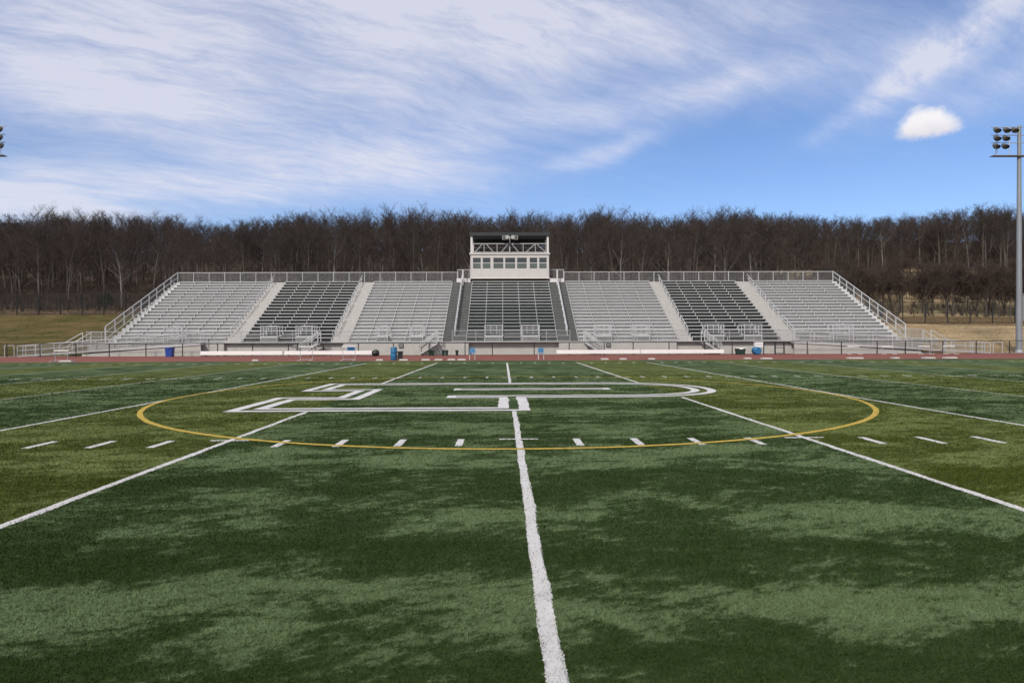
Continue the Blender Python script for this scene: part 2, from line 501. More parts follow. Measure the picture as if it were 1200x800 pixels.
# centre circle
mb = MB(); pv = None
for i in range(721):
    t = 2 * math.pi * i / 720
    r0 = 9.144 - .115 + nrng.normal(0, .005); r1 = 9.144 + nrng.normal(0, .005)
    cur = ((XC - .085 + r0 * math.cos(t), YC + r0 * math.sin(t), .008), (XC - .085 + r1 * math.cos(t), YC + r1 * math.sin(t), .008))
    if pv: mb.face((pv[0], pv[1], cur[1], cur[0]))
    pv = cur
tag(mb.build('centre_circle_paint', M['yellow']), kind='structure')

# midfield emblem: a hollow block letter, white strokes either side of a bare gap
G2, W2 = .115, .25     # half gap, stroke
def mitre(path, off, closed=True):
    n = len(path); out = []
    for i in range(n):
        p = Vector(path[i])
        a = Vector(path[(i - 1) % n]); c = Vector(path[(i + 1) % n])
        if not closed and i in (0, n - 1):
            d = (c - p) if i == 0 else (p - a); d.normalize(); out.append(p + Vector((-d.y, d.x)) * off); continue
        d1 = (p - a).normalized(); d2 = (c - p).normalized()
        n1 = Vector((-d1.y, d1.x)); n2 = Vector((-d2.y, d2.x))
        b = (n1 + n2)
        b = b / max(.25, b.dot(n1)) if b.length > 1e-6 else n1
        out.append(p + b * off)
    return out
def ring(mb, a, b, z, closed=True):
    n = len(a)
    for i in range(n if closed else n - 1):
        j = (i + 1) % n
        # subdivide each edge so the sprayed edge can wander
        L = (a[j] - a[i]).length; m_ = max(1, int(L / .35)); pv = None
        for k in range(m_ + 1):
            t = k / m_; w = .012 if 0 < k < m_ else 0
            p = a[i].lerp(a[j], t) + Vector((nrng.normal(0, w), nrng.normal(0, w)))
            q = b[i].lerp(b[j], t) + Vector((nrng.normal(0, w), nrng.normal(0, w)))
            if pv: mb.face(((*pv[0], z), (*p, z), (*q, z), (*pv[1], z)))
            pv = (p, q)
LX0, LX1, LXS = -5.80, -4.15, XC
LYB, LY1, LY2, LYT, LYJ = 14.85, 17.62, 20.45, 23.12, 18.02
loop = [(LXS, LYJ)]
cyb = (LYJ + LYT) / 2; ry = (LYT - LYJ) / 2; rxb = 3.2; cxb = 2.95
for i in range(25):
    t = -math.pi / 2 + math.pi * i / 24
    e = .86
    cx_, sy_ = math.cos(t), math.sin(t)
    loop.append((cxb + rxb * math.copysign(abs(cx_) ** e, cx_), cyb + ry * math.copysign(abs(sy_) ** e, sy_)))
loop += [(LX0, LYT), (LX0, LY2), (LX1, LY2), (LX1, LY1), (LX0, LY1), (LX0, LYB), (LXS, LYB)]
loop = [Vector(p) for p in loop]      # counter-clockwise: +offset points inside
mb = MB()
ring(mb, mitre(loop, -G2 - W2), mitre(loop, -G2), .012)
def inner(off):
    q = mitre(loop, off)
    # the inner stroke runs out round the short arm at the stem's head
    p0 = q[0]
    arm = [Vector((LXS - off, LYJ - off)), Vector((-1.18 - off, LYJ - off)), Vector((-1.18 - off, LYJ + off)), Vector((LXS + .0, LYJ + off))]
    return arm + q[1:]
ring(mb, inner(G2), inner(G2 + W2), .012)
cnt = [Vector((-1.25, 20.62)), Vector((3.05, 20.62)), Vector((3.05, 20.66)), Vector((-1.25, 20.66))]
ring(mb, mitre(cnt, -G2 * .75 - W2 * .85), mitre(cnt, -G2 * .75), .012)
tag(mb.build('field_emblem_paint', M['paint']), kind='structure')

# ------------------------------------------------------------------ turf fibres near the camera (one sheet of pile)
def emblem_gap(x, y):
    d = np.full(len(x), 99.0)
    segs = [(loop[i], loop[(i + 1) % len(loop)]) for i in range(len(loop))] + [(Vector((LXS, LYJ)), Vector((-1.18, LYJ))), (Vector((-1.25, 20.64)), Vector((3.05, 20.64)))]
    for a, b in segs:
        ex, ey = b.x - a.x, b.y - a.y; L2 = ex * ex + ey * ey
        t = np.clip(((x - a.x) * ex + (y - a.y) * ey) / L2, 0, 1)
        d = np.minimum(d, np.hypot(x - a.x - t * ex, y - a.y - t * ey))
    return d
def build_blades():
    V = []; T = []; Mi = []
    parts = []
    for (d0, d1, dens, w, h) in ((2.2, 3.6, 16000, .0030, .018), (3.6, 5.2, 9500, .0042, .018), (5.2, 8.0, 3800, .0066, .019), (8.0, 12.5, 1300, .011, .019), (12.5, 19.0, 430, .020, .020), (19.0, 29.0, 150, .038, .020)):
        half0 = d1 * .88 + .5
        n = int((d1 - d0) * 2 * half0 * dens)
        x = nrng.uniform(-half0, half0, n); y = nrng.uniform(d0, d1, n)
        k = np.abs(x) < y * .84 + .4
        x = x[k]; y = y[k]
        if d1 > 14:
            k = emblem_gap(x, y) > .40; x = x[k]; y = y[k]
        n = len(x)
        a = nrng.uniform(0, 2 * np.pi, n)
        hh = h * nrng.uniform(.6, 1.25, n); ww = w * nrng.uniform(.7, 1.3, n)
        lean = nrng.uniform(.2, 1.5, n); la = nrng.normal(-1.2, 1.4, n)
        dx, dy = np.cos(a) * ww / 2, np.sin(a) * ww / 2
        p0 = np.stack([x - dx, y - dy, np.zeros(n)], -1); p1 = np.stack([x + dx, y + dy, np.zeros(n)], -1)
        p2 = np.stack([x + np.cos(la) * lean * hh, y + np.sin(la) * lean * hh, hh], -1)
        v = np.stack([p0, p1, p2], 1).reshape(-1, 3)
        # white where the line was sprayed over the pile
        edge = .046 + .006 * np.sin(y * 5.1) + nrng.normal(0, .005, n)
        white = np.zeros(n, bool); lo_ = nrng.random(n) > .10
        in_emblem = (y > 14.4) & (y < 23.6)
        for kk in range(-4, 5):
            on = np.abs(x - XC - kk * 5 * YARD) < edge
            if abs(kk) <= 1: on &= ~in_emblem if kk < 1 else ~((y > 17.6) & (y < 23.5))
            white |= on
        kx = (x - XC) / YARD; fr = np.abs(kx - np.round(kx)) * YARD
        on5 = np.round(kx) % 5 == 0
        white |= (~on5) & (fr < .058) & (np.abs(y - HN + .015) < .325 + nrng.normal(0, .008, n))
        white |= on5 & (fr < .31) & (np.abs(y - HN - .30) < .03)
        rr = np.hypot(x - XC + .085, y - YC)
        yel = np.abs(rr - 9.087) < .057 + nrng.normal(0, .006, n)
        white &= lo_
        mi = np.where(white, 1, np.where(yel, 2, 0))
        hz = np.where(mi > 0, .55, 1.0)
        v.reshape(-1, 3, 3)[:, 2, 2] *= hz
        parts.append((v, mi, np.clip(nrng.normal(1, .20, n), .45, 1.7)))
    v = np.concatenate([p[0] for p in parts]); mi = np.concatenate([p[1] for p in parts]); tone = np.concatenate([p[2] for p in parts])
    t = np.arange(len(v)).reshape(-1, 3)
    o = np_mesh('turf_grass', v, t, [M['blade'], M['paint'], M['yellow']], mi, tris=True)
    at_ = o.data.attributes.new('tone', 'FLOAT', 'FACE')
    if len(at_.data) == len(tone): at_.data.foreach_set('value', tone.astype(np.float32))
    tag(o, 'short green artificial turf pile in the foreground', kind='stuff')
build_blades()

# ------------------------------------------------------------------ grandstand
NR = 19
RD, RH = .711, .371
YW = 64.0                  # face of the front wall
DZ = 1.29                  # front walkway height
YR = 65.6                  # front of the first seat
gs = thing('grandstand', (.5, YW, 0), 'long aluminium grandstand with dark green sections beyond the running track', 'grandstand')
def yrow(k): return YR + RD * k
def zrow(k): return DZ + RH * k
YT = yrow(NR)
XL, XR = -39.2, 40.3
def xs(px_top, px_bot=None):
    return X(px_top, yrow(NR - 1), 330)
# section limits read along the top row
SEC = [(210, 317, 'l'), (334, 421, 'd'), (438, 530, 'l'), (553, 643, 'g'), (663, 761, 'l'), (775, 862, 'd'), (880, 976, 'l')]
SECX = [(xs(a), xs(b), c) for a, b, c in SEC]
AIS = [(317, 334, 'l', 'a'), (421, 438, 'l', 'a'), (530, 553, 'd', 'm'), (643, 663, 'd', 'm'), (761, 775, 'l', 'b'), (862, 880, 'l', 'b')]
AISX = [(xs(a), xs(b), c, s) for a, b, c, s in AIS]
rest = MB()
BAYS = [(196, 214), (308, 328), (349, 369), (442, 456), (481, 497), (568, 589), (611, 632), (697, 716), (741, 760), (826, 846), (869, 890), (976, 996)]
BAYX = [(X(a, 66.0, 388), X(b, 66.0, 388)) for a, b in BAYS]
for si, (xa, xb, c) in enumerate(SECX):
    m = {'l': M['riser'], 'd': M['riser_dark'], 'g': M['riser_green']}[c]
    body = MB()
    for k in range(NR):
        y0 = yrow(k); z = zrow(k)
        body.box(xa, xb, y0 + .255, y0 + .275, z + .055, z + RH - .045)          # riser board
        body.box(xa, xb, y0 - .44, y0 + .20, z - .045, z, 1)                      # foot boards
    sec = part(body, 'seating_section', [m, M['alu'] if c == 'l' else m], gs, {'l': 'seating section with pale aluminium risers', 'd': 'seating section with black risers', 'g': 'central seating section with dark green risers'}[c])
    br = MB()
    nb = max(2, int(round((xb - xa) / 1.83)))
    for k in range(NR):
        y0 = yrow(k); z = zrow(k)
        for j in range(nb + 1):
            bx = xa + .03 + (xb - xa - .06) * j / nb
            br.box(bx - .028, bx + .028, y0 + .06, y0 + .25, z, z + .40)
    tag(part(br, 'seat_bracket_rows', M['alu_bright'], sec), kind='stuff')
    for k in range(NR):
        y0 = yrow(k); z = zrow(k)
        spans = [(xa, xb)]
        if k < 2:                                                                # front rows stop at the wheelchair bays
            for (p, q) in BAYX:
                spans = [s for (u, w) in spans for s in ((u, min(w, p - .1)), (max(u, q + .1), w)) if s[1] - s[0] > .3]
        seat = rest
        for (u, w) in spans:
            if k < 10: seat = MB()
            seat.box(u, w, y0, y0 + .25, z + .395, z + .45)
            seat.box(u, w, y0 + .235, y0 + .252, z + .352, z + .394)
            if k < 10: part(seat, 'bench_seat', M['alu_dull'] if c == 'g' else M['alu'], sec)
tag(part(rest, 'bench_seat_rows', M['alu'], gs), kind='stuff')

for (xa, xb, c, s) in AISX:
    st = MB(); mi = 0
    for k in range(NR):
        for h in (0, 1):
            y0 = yrow(k) - .44 + h * RD / 2; z = zrow(k) + h * RH / 2
            st.box(xa + .02, xb - .02, y0, y0 + RD / 2 + .03, z - .035, z)
            st.box(xa + .02, xb - .02, y0 + RD / 2, y0 + RD / 2 + .015, z, z + RH / 2 - .036, 1)
    ai = part(st, 'aisle_stair', [M['tread'], M['tread']] if c == 'l' else [M['dark_tread'], M['riser_dark']], gs)
    hx = (xa + xb) / 2 if s == 'm' else (xa + .25 if s == 'a' else xb - .25)
    hr = MB()
    def hp(k, dz): return (hx, yrow(k), zrow(k) + dz)
    ranges = [(1, 5), (6, 10), (11, 15), (16, 19)] if s != 'm' else [(1, 19)]
    for (a, b) in ranges:
        hr.tube(hp(a, .95), hp(b - .2, .95), .036 if s != 'm' else .062); hr.tube(hp(a, .55), hp(b - .2, .55), .026 if s != 'm' else .05)
        k = a
        while k <= b - .2:
            hr.tube(hp(k, 0), hp(k, .95), .04); k += 1.9
    part(hr, 'handrail', M['alu_bright'], ai)
# end aisles beside the outer guards
for (xa, xb) in ((XL + .05, SECX[0][0] - .02), (SECX[-1][1] + .02, XR - .05)):
    st = MB()
    for k in range(NR):
        y0 = yrow(k) - .44; z = zrow(k)
        st.box(xa, xb, y0, y0 + RD + .02, z - .04, z); st.box(xa, xb, y0 + RD, y0 + RD + .015, z, z + RH - .041)
    part(st, 'end_stair', M['alu'], gs)
# front walkway, top walkway
part(MB().box(XL - 1.2, XR + 1.2, YW, YR - .42, DZ - .12, DZ - .003), 'front_walkway', M['alu_bright'], gs)
top = MB()
zt = zrow(NR) - .02
top.box(XL, X(551, YT), YT - .43, YT + .75, zt - .06, zt); top.box(X(643, YT), XR, YT - .43, YT + .75, zt - .06, zt)
top.box(X(551, YT), X(643, YT), YT - .43, YT - .2, zt - .06, zt)
part(top, 'top_walkway', M['alu'], gs)

# front wall with lap siding and shallow boxed-out bays at the aisles
JOGS = [(XL - 1.0, X(262, 64), 0), (X(262, 64), X(402, 64), .35), (X(402, 64), X(549, 64), 0), (X(549, 64), X(655, 64), .5), (X(655, 64), X(793, 64), 0), (X(793, 64), X(931, 64), .35), (X(931, 64), XR + 1.0, 0)]
for (xa, xb, back) in JOGS:
    w = MB(); n = 6; h = (DZ - .16) / n
    for i in range(n):
        z0 = .02 + i * h
        y0 = YW + .06 + back
        w.hexa([(xa, y0 - .035, z0), (xb, y0 - .035, z0), (xb, y0 + .05, z0), (xa, y0 + .05, z0), (xa, y0, z0 + h - .004), (xb, y0, z0 + h - .004), (xb, y0 + .05, z0 + h - .004), (xa, y0 + .05, z0 + h - .004)])
    wl = part(w, 'front_wall', M['siding'], gs)
    if back == 0:
        for sx in (xa, xb - .05):
            part(MB().box(sx, sx + .05, YW + .115, YW + .6, 0, DZ - .125), 'return_panel', M['siding'], wl)
for px in (222, 346, 470, 713, 836, 954):
    v = MB(); x0 = X(px, YW - .02, 406)
    v.box(x0 - .22, x0 + .22, YW - .06, YW + .02, .72, 1.10)
    for i in range(4): v.box(x0 - .18, x0 + .18, YW - .075, YW - .061, .76 + i * .085, .80 + i * .085, 1)
    part(v, 'wall_vent', [M['black_plastic'], M['galv']], gs)

# guard rails
def guard(name, a, b, h, root, step=1.83, m=None, rail=.036, mesh=True, mid=False, skip=(), pitch=.065, w=.0055):
    a = Vector(a); b = Vector(b); L = (b - a).length; n = max(1, int(round(L / step)))
    up = Vector((0, 0, 1)); g = MB()
    g.tube(a + up * h, b + up * h, rail); g.tube(a + up * .06, b + up * .06, rail * .7)
    if mid: g.tube(a + up * h * .55, b + up * h * .55, rail * .7)
    for i in range(n + 1):
        p = a.lerp(b, i / n); g.tube(p, p + up * (h + .03), rail)
    o = part(g, name, m or M['alu_bright'], root)
    if mesh:
        part(MB().chain(a + up * .06, b + up * .06, h - .06, pitch, w), 'wire_mesh', M['galv_wire'], o)
    return o
yb = YT + .72
zb = zt
TOPR = 9.62
guard('back_railing', (XL, yb, zb), (X(536, yb, 322), yb, zb), TOPR - zb, gs)
guard('back_railing', (X(661, yb, 322), yb, zb), (XR, yb, zb), TOPR - zb, gs)
guard('back_railing', (X(536.5, yb, 322), yb, zb), (X(551, yb, 322), yb, zb), TOPR - zb + .3, gs, step=3)
guard('back_railing', (X(644, yb, 322), yb, zb), (X(660.5, yb, 322), yb, zb), TOPR - zb + .3, gs, step=3)
for sx in (XL, XR):
    guard('side_railing', (sx, YR - .3, DZ + .30), (sx, yb - .05, zb + .03), TOPR - zb, gs, rail=.05, mid=True)
    p = MB(); p.tube((sx, YR - .3, 0), (sx, YR - .3, 2.75), .07); part(p, 'corner_post', M['alu_bright'], gs)
# white boards at the heads of the dark aisles
for (a, b) in ((535, 551), (645, 661)):
    part(MB().box(X(a, 78.3), X(b, 78.3), yrow(NR - 1) + .45, yrow(NR - 1) + .52, Z(a, 333, 78.3), Z(a, 325.6, 78.3)), 'landing_board', M['white'], gs)
    q = X((a + b) / 2, 78.3)
    part(MB().tube((q, 78.0, 7.9), (q, 78.0, 9.7), .09), 'gate_post', M['white'], gs)
# front guards on the walkway, broken where the stairs come up
FR = [(XL - 1.1, X(373, 64.1)), (X(390, 64.1), X(511, 64.1)), (X(530, 64.1), X(668, 64.1)), (X(687, 64.1), X(806, 64.1)), (X(826, 64.1), XR + 1.1)]
for a, b in FR:
    guard('front_railing', (a, YW + .08, DZ), (b, YW + .08, DZ), 1.06, gs, step=2.4, m=M['galv'], mid=True, w=.004, rail=.030, pitch=.08)
# wheelchair bays
for (xa, xb) in BAYX:
    pl = MB().box(xa, xb, YR - .35, YR + 1.35, DZ + .42, DZ + .56, 1)
    pl.box(xa + .05, xb - .05, YR - .30, YR + 1.3, DZ, DZ + .42, 0)
    bay = part(pl, 'wheelchair_bay', [M['under'], M['alu_bright']], gs)
    rl = MB()
    z0 = DZ + .56
    for xx in (xa + .04, xb - .04):
        for yy_ in (YR - .3, YR + .5, YR + 1.3): rl.tube((xx, yy_, z0 - .5), (xx, yy_, z0 + 1.07), .035)
        for dz in (.55, 1.07): rl.tube((xx, YR - .3, z0 + dz), (xx, YR + 1.3, z0 + dz), .03)
    for dz in (.55, 1.07): rl.tube((xa, YR + 1.3, z0 + dz), (xb, YR + 1.3, z0 + dz), .035)
    for t in (.33, .67): rl.tube((xa + (xb - xa) * t, YR + 1.3, z0 - .2), (xa + (xb - xa) * t, YR + 1.3, z0 + 1.07), .03)
    for dz in (.3, .75): rl.tube((xa, YR - .33, z0 + dz), (xb, YR - .33, z0 + dz), .026)
    part(rl, 'bay_railing', M['alu_bright'], bay)
# steel frames beneath
for i in range(14):
    fx = XL + .4 + (XR - XL - .8) * i / 13
    f = MB()
    f.tube((fx, YR, DZ - .25), (fx, YT + .6, zt - .35), .12, n=4)
    for k in (3, 8, 13, 18):
        f.tube((fx, yrow(k), -.02), (fx, yrow(k), zrow(k) - .35), .10, n=4)
    part(f, 'steel_frame', M['under'], gs)

# ------------------------------------------------------------------ press box
PY = YT + .02 - .4
pb = thing('press_box', (X(597, PY), PY, 0), 'two storey white press box with dark roof above the dark green seating', 'press box')
def pz(py): return Z(597, py, PY)
px0, px1 = X(551.3, PY, 300), X(643.3, PY, 300)
PD = 3.6
zbase, zsill, zhead, zdeck, zrail, zroof0, zroof1 = pz(326.2), pz(314.6), pz(302), pz(297), pz(285.6), pz(277.6), pz(272.6)
WN = [(205, 290), (303, 388), (410, 517), (528, 635), (648, 752), (775, 857), (870, 952)]
WN = [(X(530 + a / 8.571, PY, 308), X(530 + b / 8.571, PY, 308)) for a, b in WN]
wall = MB()
wall.box(px0, px1, PY, PY + .15, zbase, zsill)
wall.box(px0, px1, PY, PY + .15, zhead, zdeck - .12)
edges = [px0] + [e for w in WN for e in w] + [px1]
for i in range(0, len(edges), 2): wall.box(edges[i], edges[i + 1], PY, PY + .15, zsill, zhead)
wall.box(px0, px0 + .15, PY + .15, PY + PD, zbase, zdeck - .12); wall.box(px1 - .15, px1, PY + .15, PY + PD, zbase, zdeck - .12)
wall.box(px0 + .15, px1 - .15, PY + PD - .15, PY + PD, zbase, zdeck - .12)
part(wall, 'wall', M['cream'], pb)
part(MB().box(px0 + .15, px1 - .15, PY + .15, PY + PD - .15, zbase, zbase + .1), 'floor', M['under'], pb)
part(MB().box(px0 - .08, px1 + .08, PY - .05, PY - .003, zbase - .02, zbase + .09), 'sill_band', M['white'], pb)
part(MB().box(px0 - .12, px1 + .12, PY - .12, PY + PD + .1, zdeck - .12, zdeck + .08), 'filming_deck', M['cream'], pb)
for (a, b) in WN:
    zm = (zsill + zhead) / 2 + .02
    wi = part(MB().box(a, b, PY + .06, PY + .075, zsill, zhead), 'window', M['window_glass'], pb)
    fr = MB(); fr.box(a, b, PY + .02, PY + .058, zm - .03, zm + .03)
    for (u, w_) in ((a, a + .04), (b - .04, b)): fr.box(u, w_, PY + .025, PY + .057, zsill, zhead)
    part(fr, 'window_frame', M['white'], wi)
    part(MB().box(a + .045, b - .045, PY + .03, PY + .045, zsill + .01, zm - .035), 'lower_pane', mat('green tinted lower glass', (.085, .10, .093), .12, 0, .5, .2, .8), wi)
rf = part(MB().box(px0 - .1, px1 + .1, PY - .25, PY + PD + .2, zroof0 + .1, zroof1), 'roof', M['roof'], pb)
part(MB().box(px0 + .1, px1 - .1, PY + .05, PY + .12, zroof0 - .12, zroof0 + .098), 'roof_fascia', M['roof'], rf)
part(MB().box(px0 + .1, px1 - .1, PY + PD - .2, PY + PD - .1, zroof0 - .35, zroof0 + .098), 'roof_beam', M['roof'], rf)
for xx in (px0 + .02, px1 - .26):
    for yy_ in (PY - .06, PY + PD - .25):
        part(MB().box(xx, xx + .24, yy_, yy_ + .2, zdeck + .083, zroof0 + .09), 'post', M['white'], pb)
dr = MB()
def q8(x): return X(530 + x / 8.571, PY, 290)
zr0 = zdeck + .08
dr.tube((px0, PY, zrail), (px1, PY, zrail), .06); dr.tube((px0, PY, zr0 + .08), (px1, PY, zr0 + .08), .04)
dr.tube((px0, PY + PD - .1, zrail), (px1, PY + PD - .1, zrail), .04); dr.tube((px0, PY + PD - .1, zr0 + .5), (px1, PY + PD - .1, zr0 + .5), .03)
for x in (320, 450, 575, 712, 835): dr.tube((q8(x), PY, zr0), (q8(x), PY, zrail), .045)
for x in (260, 400, 520, 640, 760, 900): dr.tube((q8(x), PY + PD - .1, zr0), (q8(x), PY + PD - .1, zrail), .03)
part(dr, 'deck_railing', M['galv'], pb)
for a, b in ((225, 300), (415, 345), (490, 560), (670, 600), (740, 830), (940, 850)):
    part(MB().tube((q8(a), PY, zr0 + .04), (q8(b), PY, zrail - .06), .05), 'brace', M['galv'], pb)
sm = MB()
for i in range(1, 8):
    sx = px0 + (px1 - px0) * i / 8; sm.box(sx - .012, sx + .012, PY - .004, PY - .0005, zbase + .095, zsill - .02)
part(sm, 'panel_seam', M['speaker'], pb)
pole = MB().tube((q8(577), PY - .1, zr0), (q8(577), PY - .1, zroof0 + .1), .085, n=8)
part(pole, 'mast', M['speaker'], pb)
# loudspeakers hung on the mast
sp = thing('loudspeaker_cluster', (q8(577), PY - .3, pz(281)), 'grey loudspeakers with white horns under the press box roof', 'loudspeakers')
for a, b in ((503, 543), (617, 658)):
    c = MB(); c.box(q8(a), q8(b), PY - .62, PY - .2, pz(281.5), pz(276.8)); c.box(q8(a) + .05, q8(b) - .05, PY - .64, PY - .622, pz(281.2), pz(277.2), 1)
    part(c, 'speaker_cabinet', [M['speaker'], M['lamp']], sp)
for x in (553, 607):
    part(MB().lathe([(.05, 0), (.07, .2), (.13, .34), (.24, .42)], 12, (q8(x), PY - .3, pz(277.8)), Matrix.Rotation(R(105), 3, 'X')), 'horn', M['speaker_pale'], sp)
part(MB().tube((q8(510), PY - .18, pz(279)), (q8(650), PY - .18, pz(279)), .04), 'speaker_bar', M['galv'], sp)
part(MB().box(q8(562), q8(592), PY - .3, PY - .17, pz(288), pz(285.6)), 'junction_box', M['black_plastic'], sp)

# ------------------------------------------------------------------ ramps
def ramp(sgn, label):
    ys0, ys1 = 63.25, 64.0 if False else 63.98
    if sgn < 0: x0, x1, x2 = X(7, 63.4), X(236, 63.4), X(103, 66)
    else: x0, x1, x2 = X(1173, 63.4), X(930, 63.4), X(1085, 66)
    root = thing('access_ramp', (x0, 63.5, 0), label, 'ramp', 'access ramps at the ends of the grandstand')
    fl = MB()
    y0, y1 = 63.18, YW - .02
    xx0 = x0 - sgn * 1.2
    def hz(x): return DZ * (x - xx0) / (x1 - xx0)
    fl.hexa([(xx0, y0, -.02), (x1, y0, DZ - .25), (x1, y1, DZ - .25), (xx0, y1, -.02), (xx0, y0, .02), (x1, y0, DZ - .03), (x1, y1, DZ - .03), (xx0, y1, .02)] if sgn < 0 else
            [(x1, y0, DZ - .25), (xx0, y0, -.02), (xx0, y1, -.02), (x1, y1, DZ - .25), (x1, y0, DZ - .03), (xx0, y0, .02), (xx0, y1, .02), (x1, y1, DZ - .03)])
    part(fl, 'ramp_deck', M['alu_bright'], root)
    for yy_ in (y0 + .03, y1 - .03):
        a, b = (xx0, yy_, .02), (x1, yy_, DZ - .03)
        guard('ramp_railing', a, b, 1.0, root, step=1.83, m=M['alu_bright'], rail=.034, mid=True, pitch=.08, w=.005)
    # skirt panel under the raised part
    xm = xx0 + (x1 - xx0) * .35
    sk = MB(); n = 5
    sk.hexa([(min(xm, x1), y0 + .08, 0), (max(xm, x1), y0 + .08, 0), (max(xm, x1), y0 + .11, 0), (min(xm, x1), y0 + .11, 0),
             (min(xm, x1), y0 + .08, hz(min(xm, x1)) - .26), (max(xm, x1), y0 + .08, hz(max(xm, x1)) - .26), (max(xm, x1), y0 + .11, hz(max(xm, x1)) - .26), (min(xm, x1), y0 + .11, hz(min(xm, x1)) - .26)])
    part(sk, 'ramp_skirt', M['siding'], root)
    # gate frames at its foot
    gm = MB()
    for dx in (0, .9, 2.0, 2.9):
        gx = x0 - sgn * dx
        gm.tube((gx, y0 + .03, 0), (gx, y0 + .03, 1.08), .035)
    for a, b in ((0, .9), (2.0, 2.9)):
        gm.tube((x0 - sgn * a, y0 + .03, 1.06), (x0 - sgn * b, y0 + .03, 1.06), .03)
    part(gm, 'gate_frame', M['alu_bright'], root)
    # upper landing and its sloping rail beside the stand
    xe = XL - 1.1 if sgn < 0 else XR + 1.1
    ld = MB().box(min(x2, xe), max(x2, xe), YW + .1, 66.6, DZ - .15, DZ - .01)
    part(ld, 'landing', M['alu_bright'], root)
    guard('landing_railing', (x2, 66.5, DZ), (xe, 66.5, DZ), 1.06, root, step=2.0, m=M['galv'], mid=True)
    xf = x2 + sgn * 2.3
    stp = MB()
    for i in range(7):
        u = x2 + sgn * .30 * i; z = DZ - .185 * (i + 1)
        stp.box(min(u, u + sgn * .32), max(u, u + sgn * .32), YW + 1.2, 66.5, z - .04, z)
    part(stp, 'step', M['alu'], root).name = 'stair_flight'
    for yy_ in (YW + 1.2, 66.5):
        hr = MB(); hr.tube((x2, yy_, DZ + 1.0), (xf, yy_, 1.0), .045); hr.tube((x2, yy_, DZ + .5), (xf, yy_, .5), .035)
        hr.tube((xf, yy_, -.02), (xf, yy_, 1.0), .04); hr.tube((x2, yy_, 0), (x2, yy_, DZ + 1.0), .04)
        part(hr, 'stair_handrail', M['alu_bright'], root)
    return root
ramp(-1, 'aluminium access ramp at the left end of the grandstand, beside the olive bank')
ramp(1, 'aluminium access ramp at the right end of the grandstand, beside the tan bank')

# ------------------------------------------------------------------ stairs down from the walkway
def staircase(pxlo, pxhi, label):
    ys = 63.35
    xlo, xhi = X(pxlo, ys, 410), X(pxhi, ys, 392)
    root = thing('staircase', ((xlo + xhi) / 2, ys, 0), label, 'staircase', 'stairs from the walkway to the track')
    n = 7; sg = 1 if xhi > xlo else -1
    st = MB()
    for i in range(n):
        u = xlo + (xhi - xlo) * i / n; w = xlo + (xhi - xlo) * (i + 1) / n; z = DZ * (i + 1) / n
        st.box(min(u, w) - .01, max(u, w) + .01, ys - .45, ys + .55, z - .05, z - .004)
    part(st, 'tread_flight', M['alu_bright'], root)
    for yy_ in (ys - .48, ys + .58):
        s_ = MB()
        p = [(xlo, yy_ - .025, 0), (xhi, yy_ - .025, DZ - .22), (xhi, yy_ + .025, DZ - .22), (xlo, yy_ + .025, 0), (xlo, yy_ - .025, .2), (xhi, yy_ - .025, DZ - .005), (xhi, yy_ + .025, DZ - .005), (xlo, yy_ + .025, .2)]
        if sg < 0: p = [p[1], p[0], p[3], p[2], p[5], p[4], p[7], p[6]]
        s_.hexa(p); part(s_, 'stringer', M['alu_bright'], root)
        h = MB()
        h.tube((xlo, yy_, 1.0), (xhi, yy_, DZ + 1.0), .055); h.tube((xlo, yy_, .78), (xhi, yy_, DZ + .78), .04)
        for t in (0, .5, 1):
            xx = xlo + (xhi - xlo) * t; h.tube((xx, yy_, DZ * t * .9), (xx, yy_, DZ * t + 1.0), .045)
        part(h, 'handrail', M['alu_bright'], root)
    return root
staircase(352, 374, 'metal stair below the dark seating section, climbing to the right behind the white benches')
staircase(492, 513, 'metal stair just left of the dark green centre, climbing to the right')
staircase(705, 685, 'metal stair just right of the dark green centre, climbing to the left')
staircase(844, 824, 'metal stair by the end of the right white benches, climbing to the left')

# ------------------------------------------------------------------ fences
YF = 62.4
pf = thing('perimeter_fence', (0, YF, 0), 'low black chain link fence along the far edge of the track', 'fence')
FP = [8, 47, 89, 128, 171, 214, 255, 296, 338, 379, 420, 461, 503, 545, 577, 626, 667, 708, 742, 784, 826, 858, 895, 908, 919, 946, 986, 1028, 1061, 1105, 1144, 1183]
fx = [X(p, YF, 410) for p in FP]
d = 3.45
fx = [fx[0] - d * i for i in range(8, 0, -1)] + fx + [fx[-1] + d * i for i in range(1, 8)]
for x in fx: part(MB().tube((x, YF, -.02), (x, YF, 1.24), .045, n=8), 'fence_post', M['black_steel'], pf)
part(MB().tube((fx[0], YF, 1.21), (fx[-1], YF, 1.21), .028), 'top_rail', M['black_steel'], pf)
part(MB().chain((fx[0], YF, .04), (fx[-1], YF, .04), 1.15, .12, .004), 'wire_mesh', M['black_wire'], pf)
gate = MB(); ga, gb = X(908.5, YF - .05, 410), X(918.5, YF - .05, 410)
for x in (ga, gb): gate.tube((x, YF - .06, .06), (x, YF - .06, 1.18), .05)
for z in (.08, .62, 1.16): gate.tube((ga, YF - .06, z), (gb, YF - .06, z), .035)
part(gate, 'gate', M['black_steel'], pf)

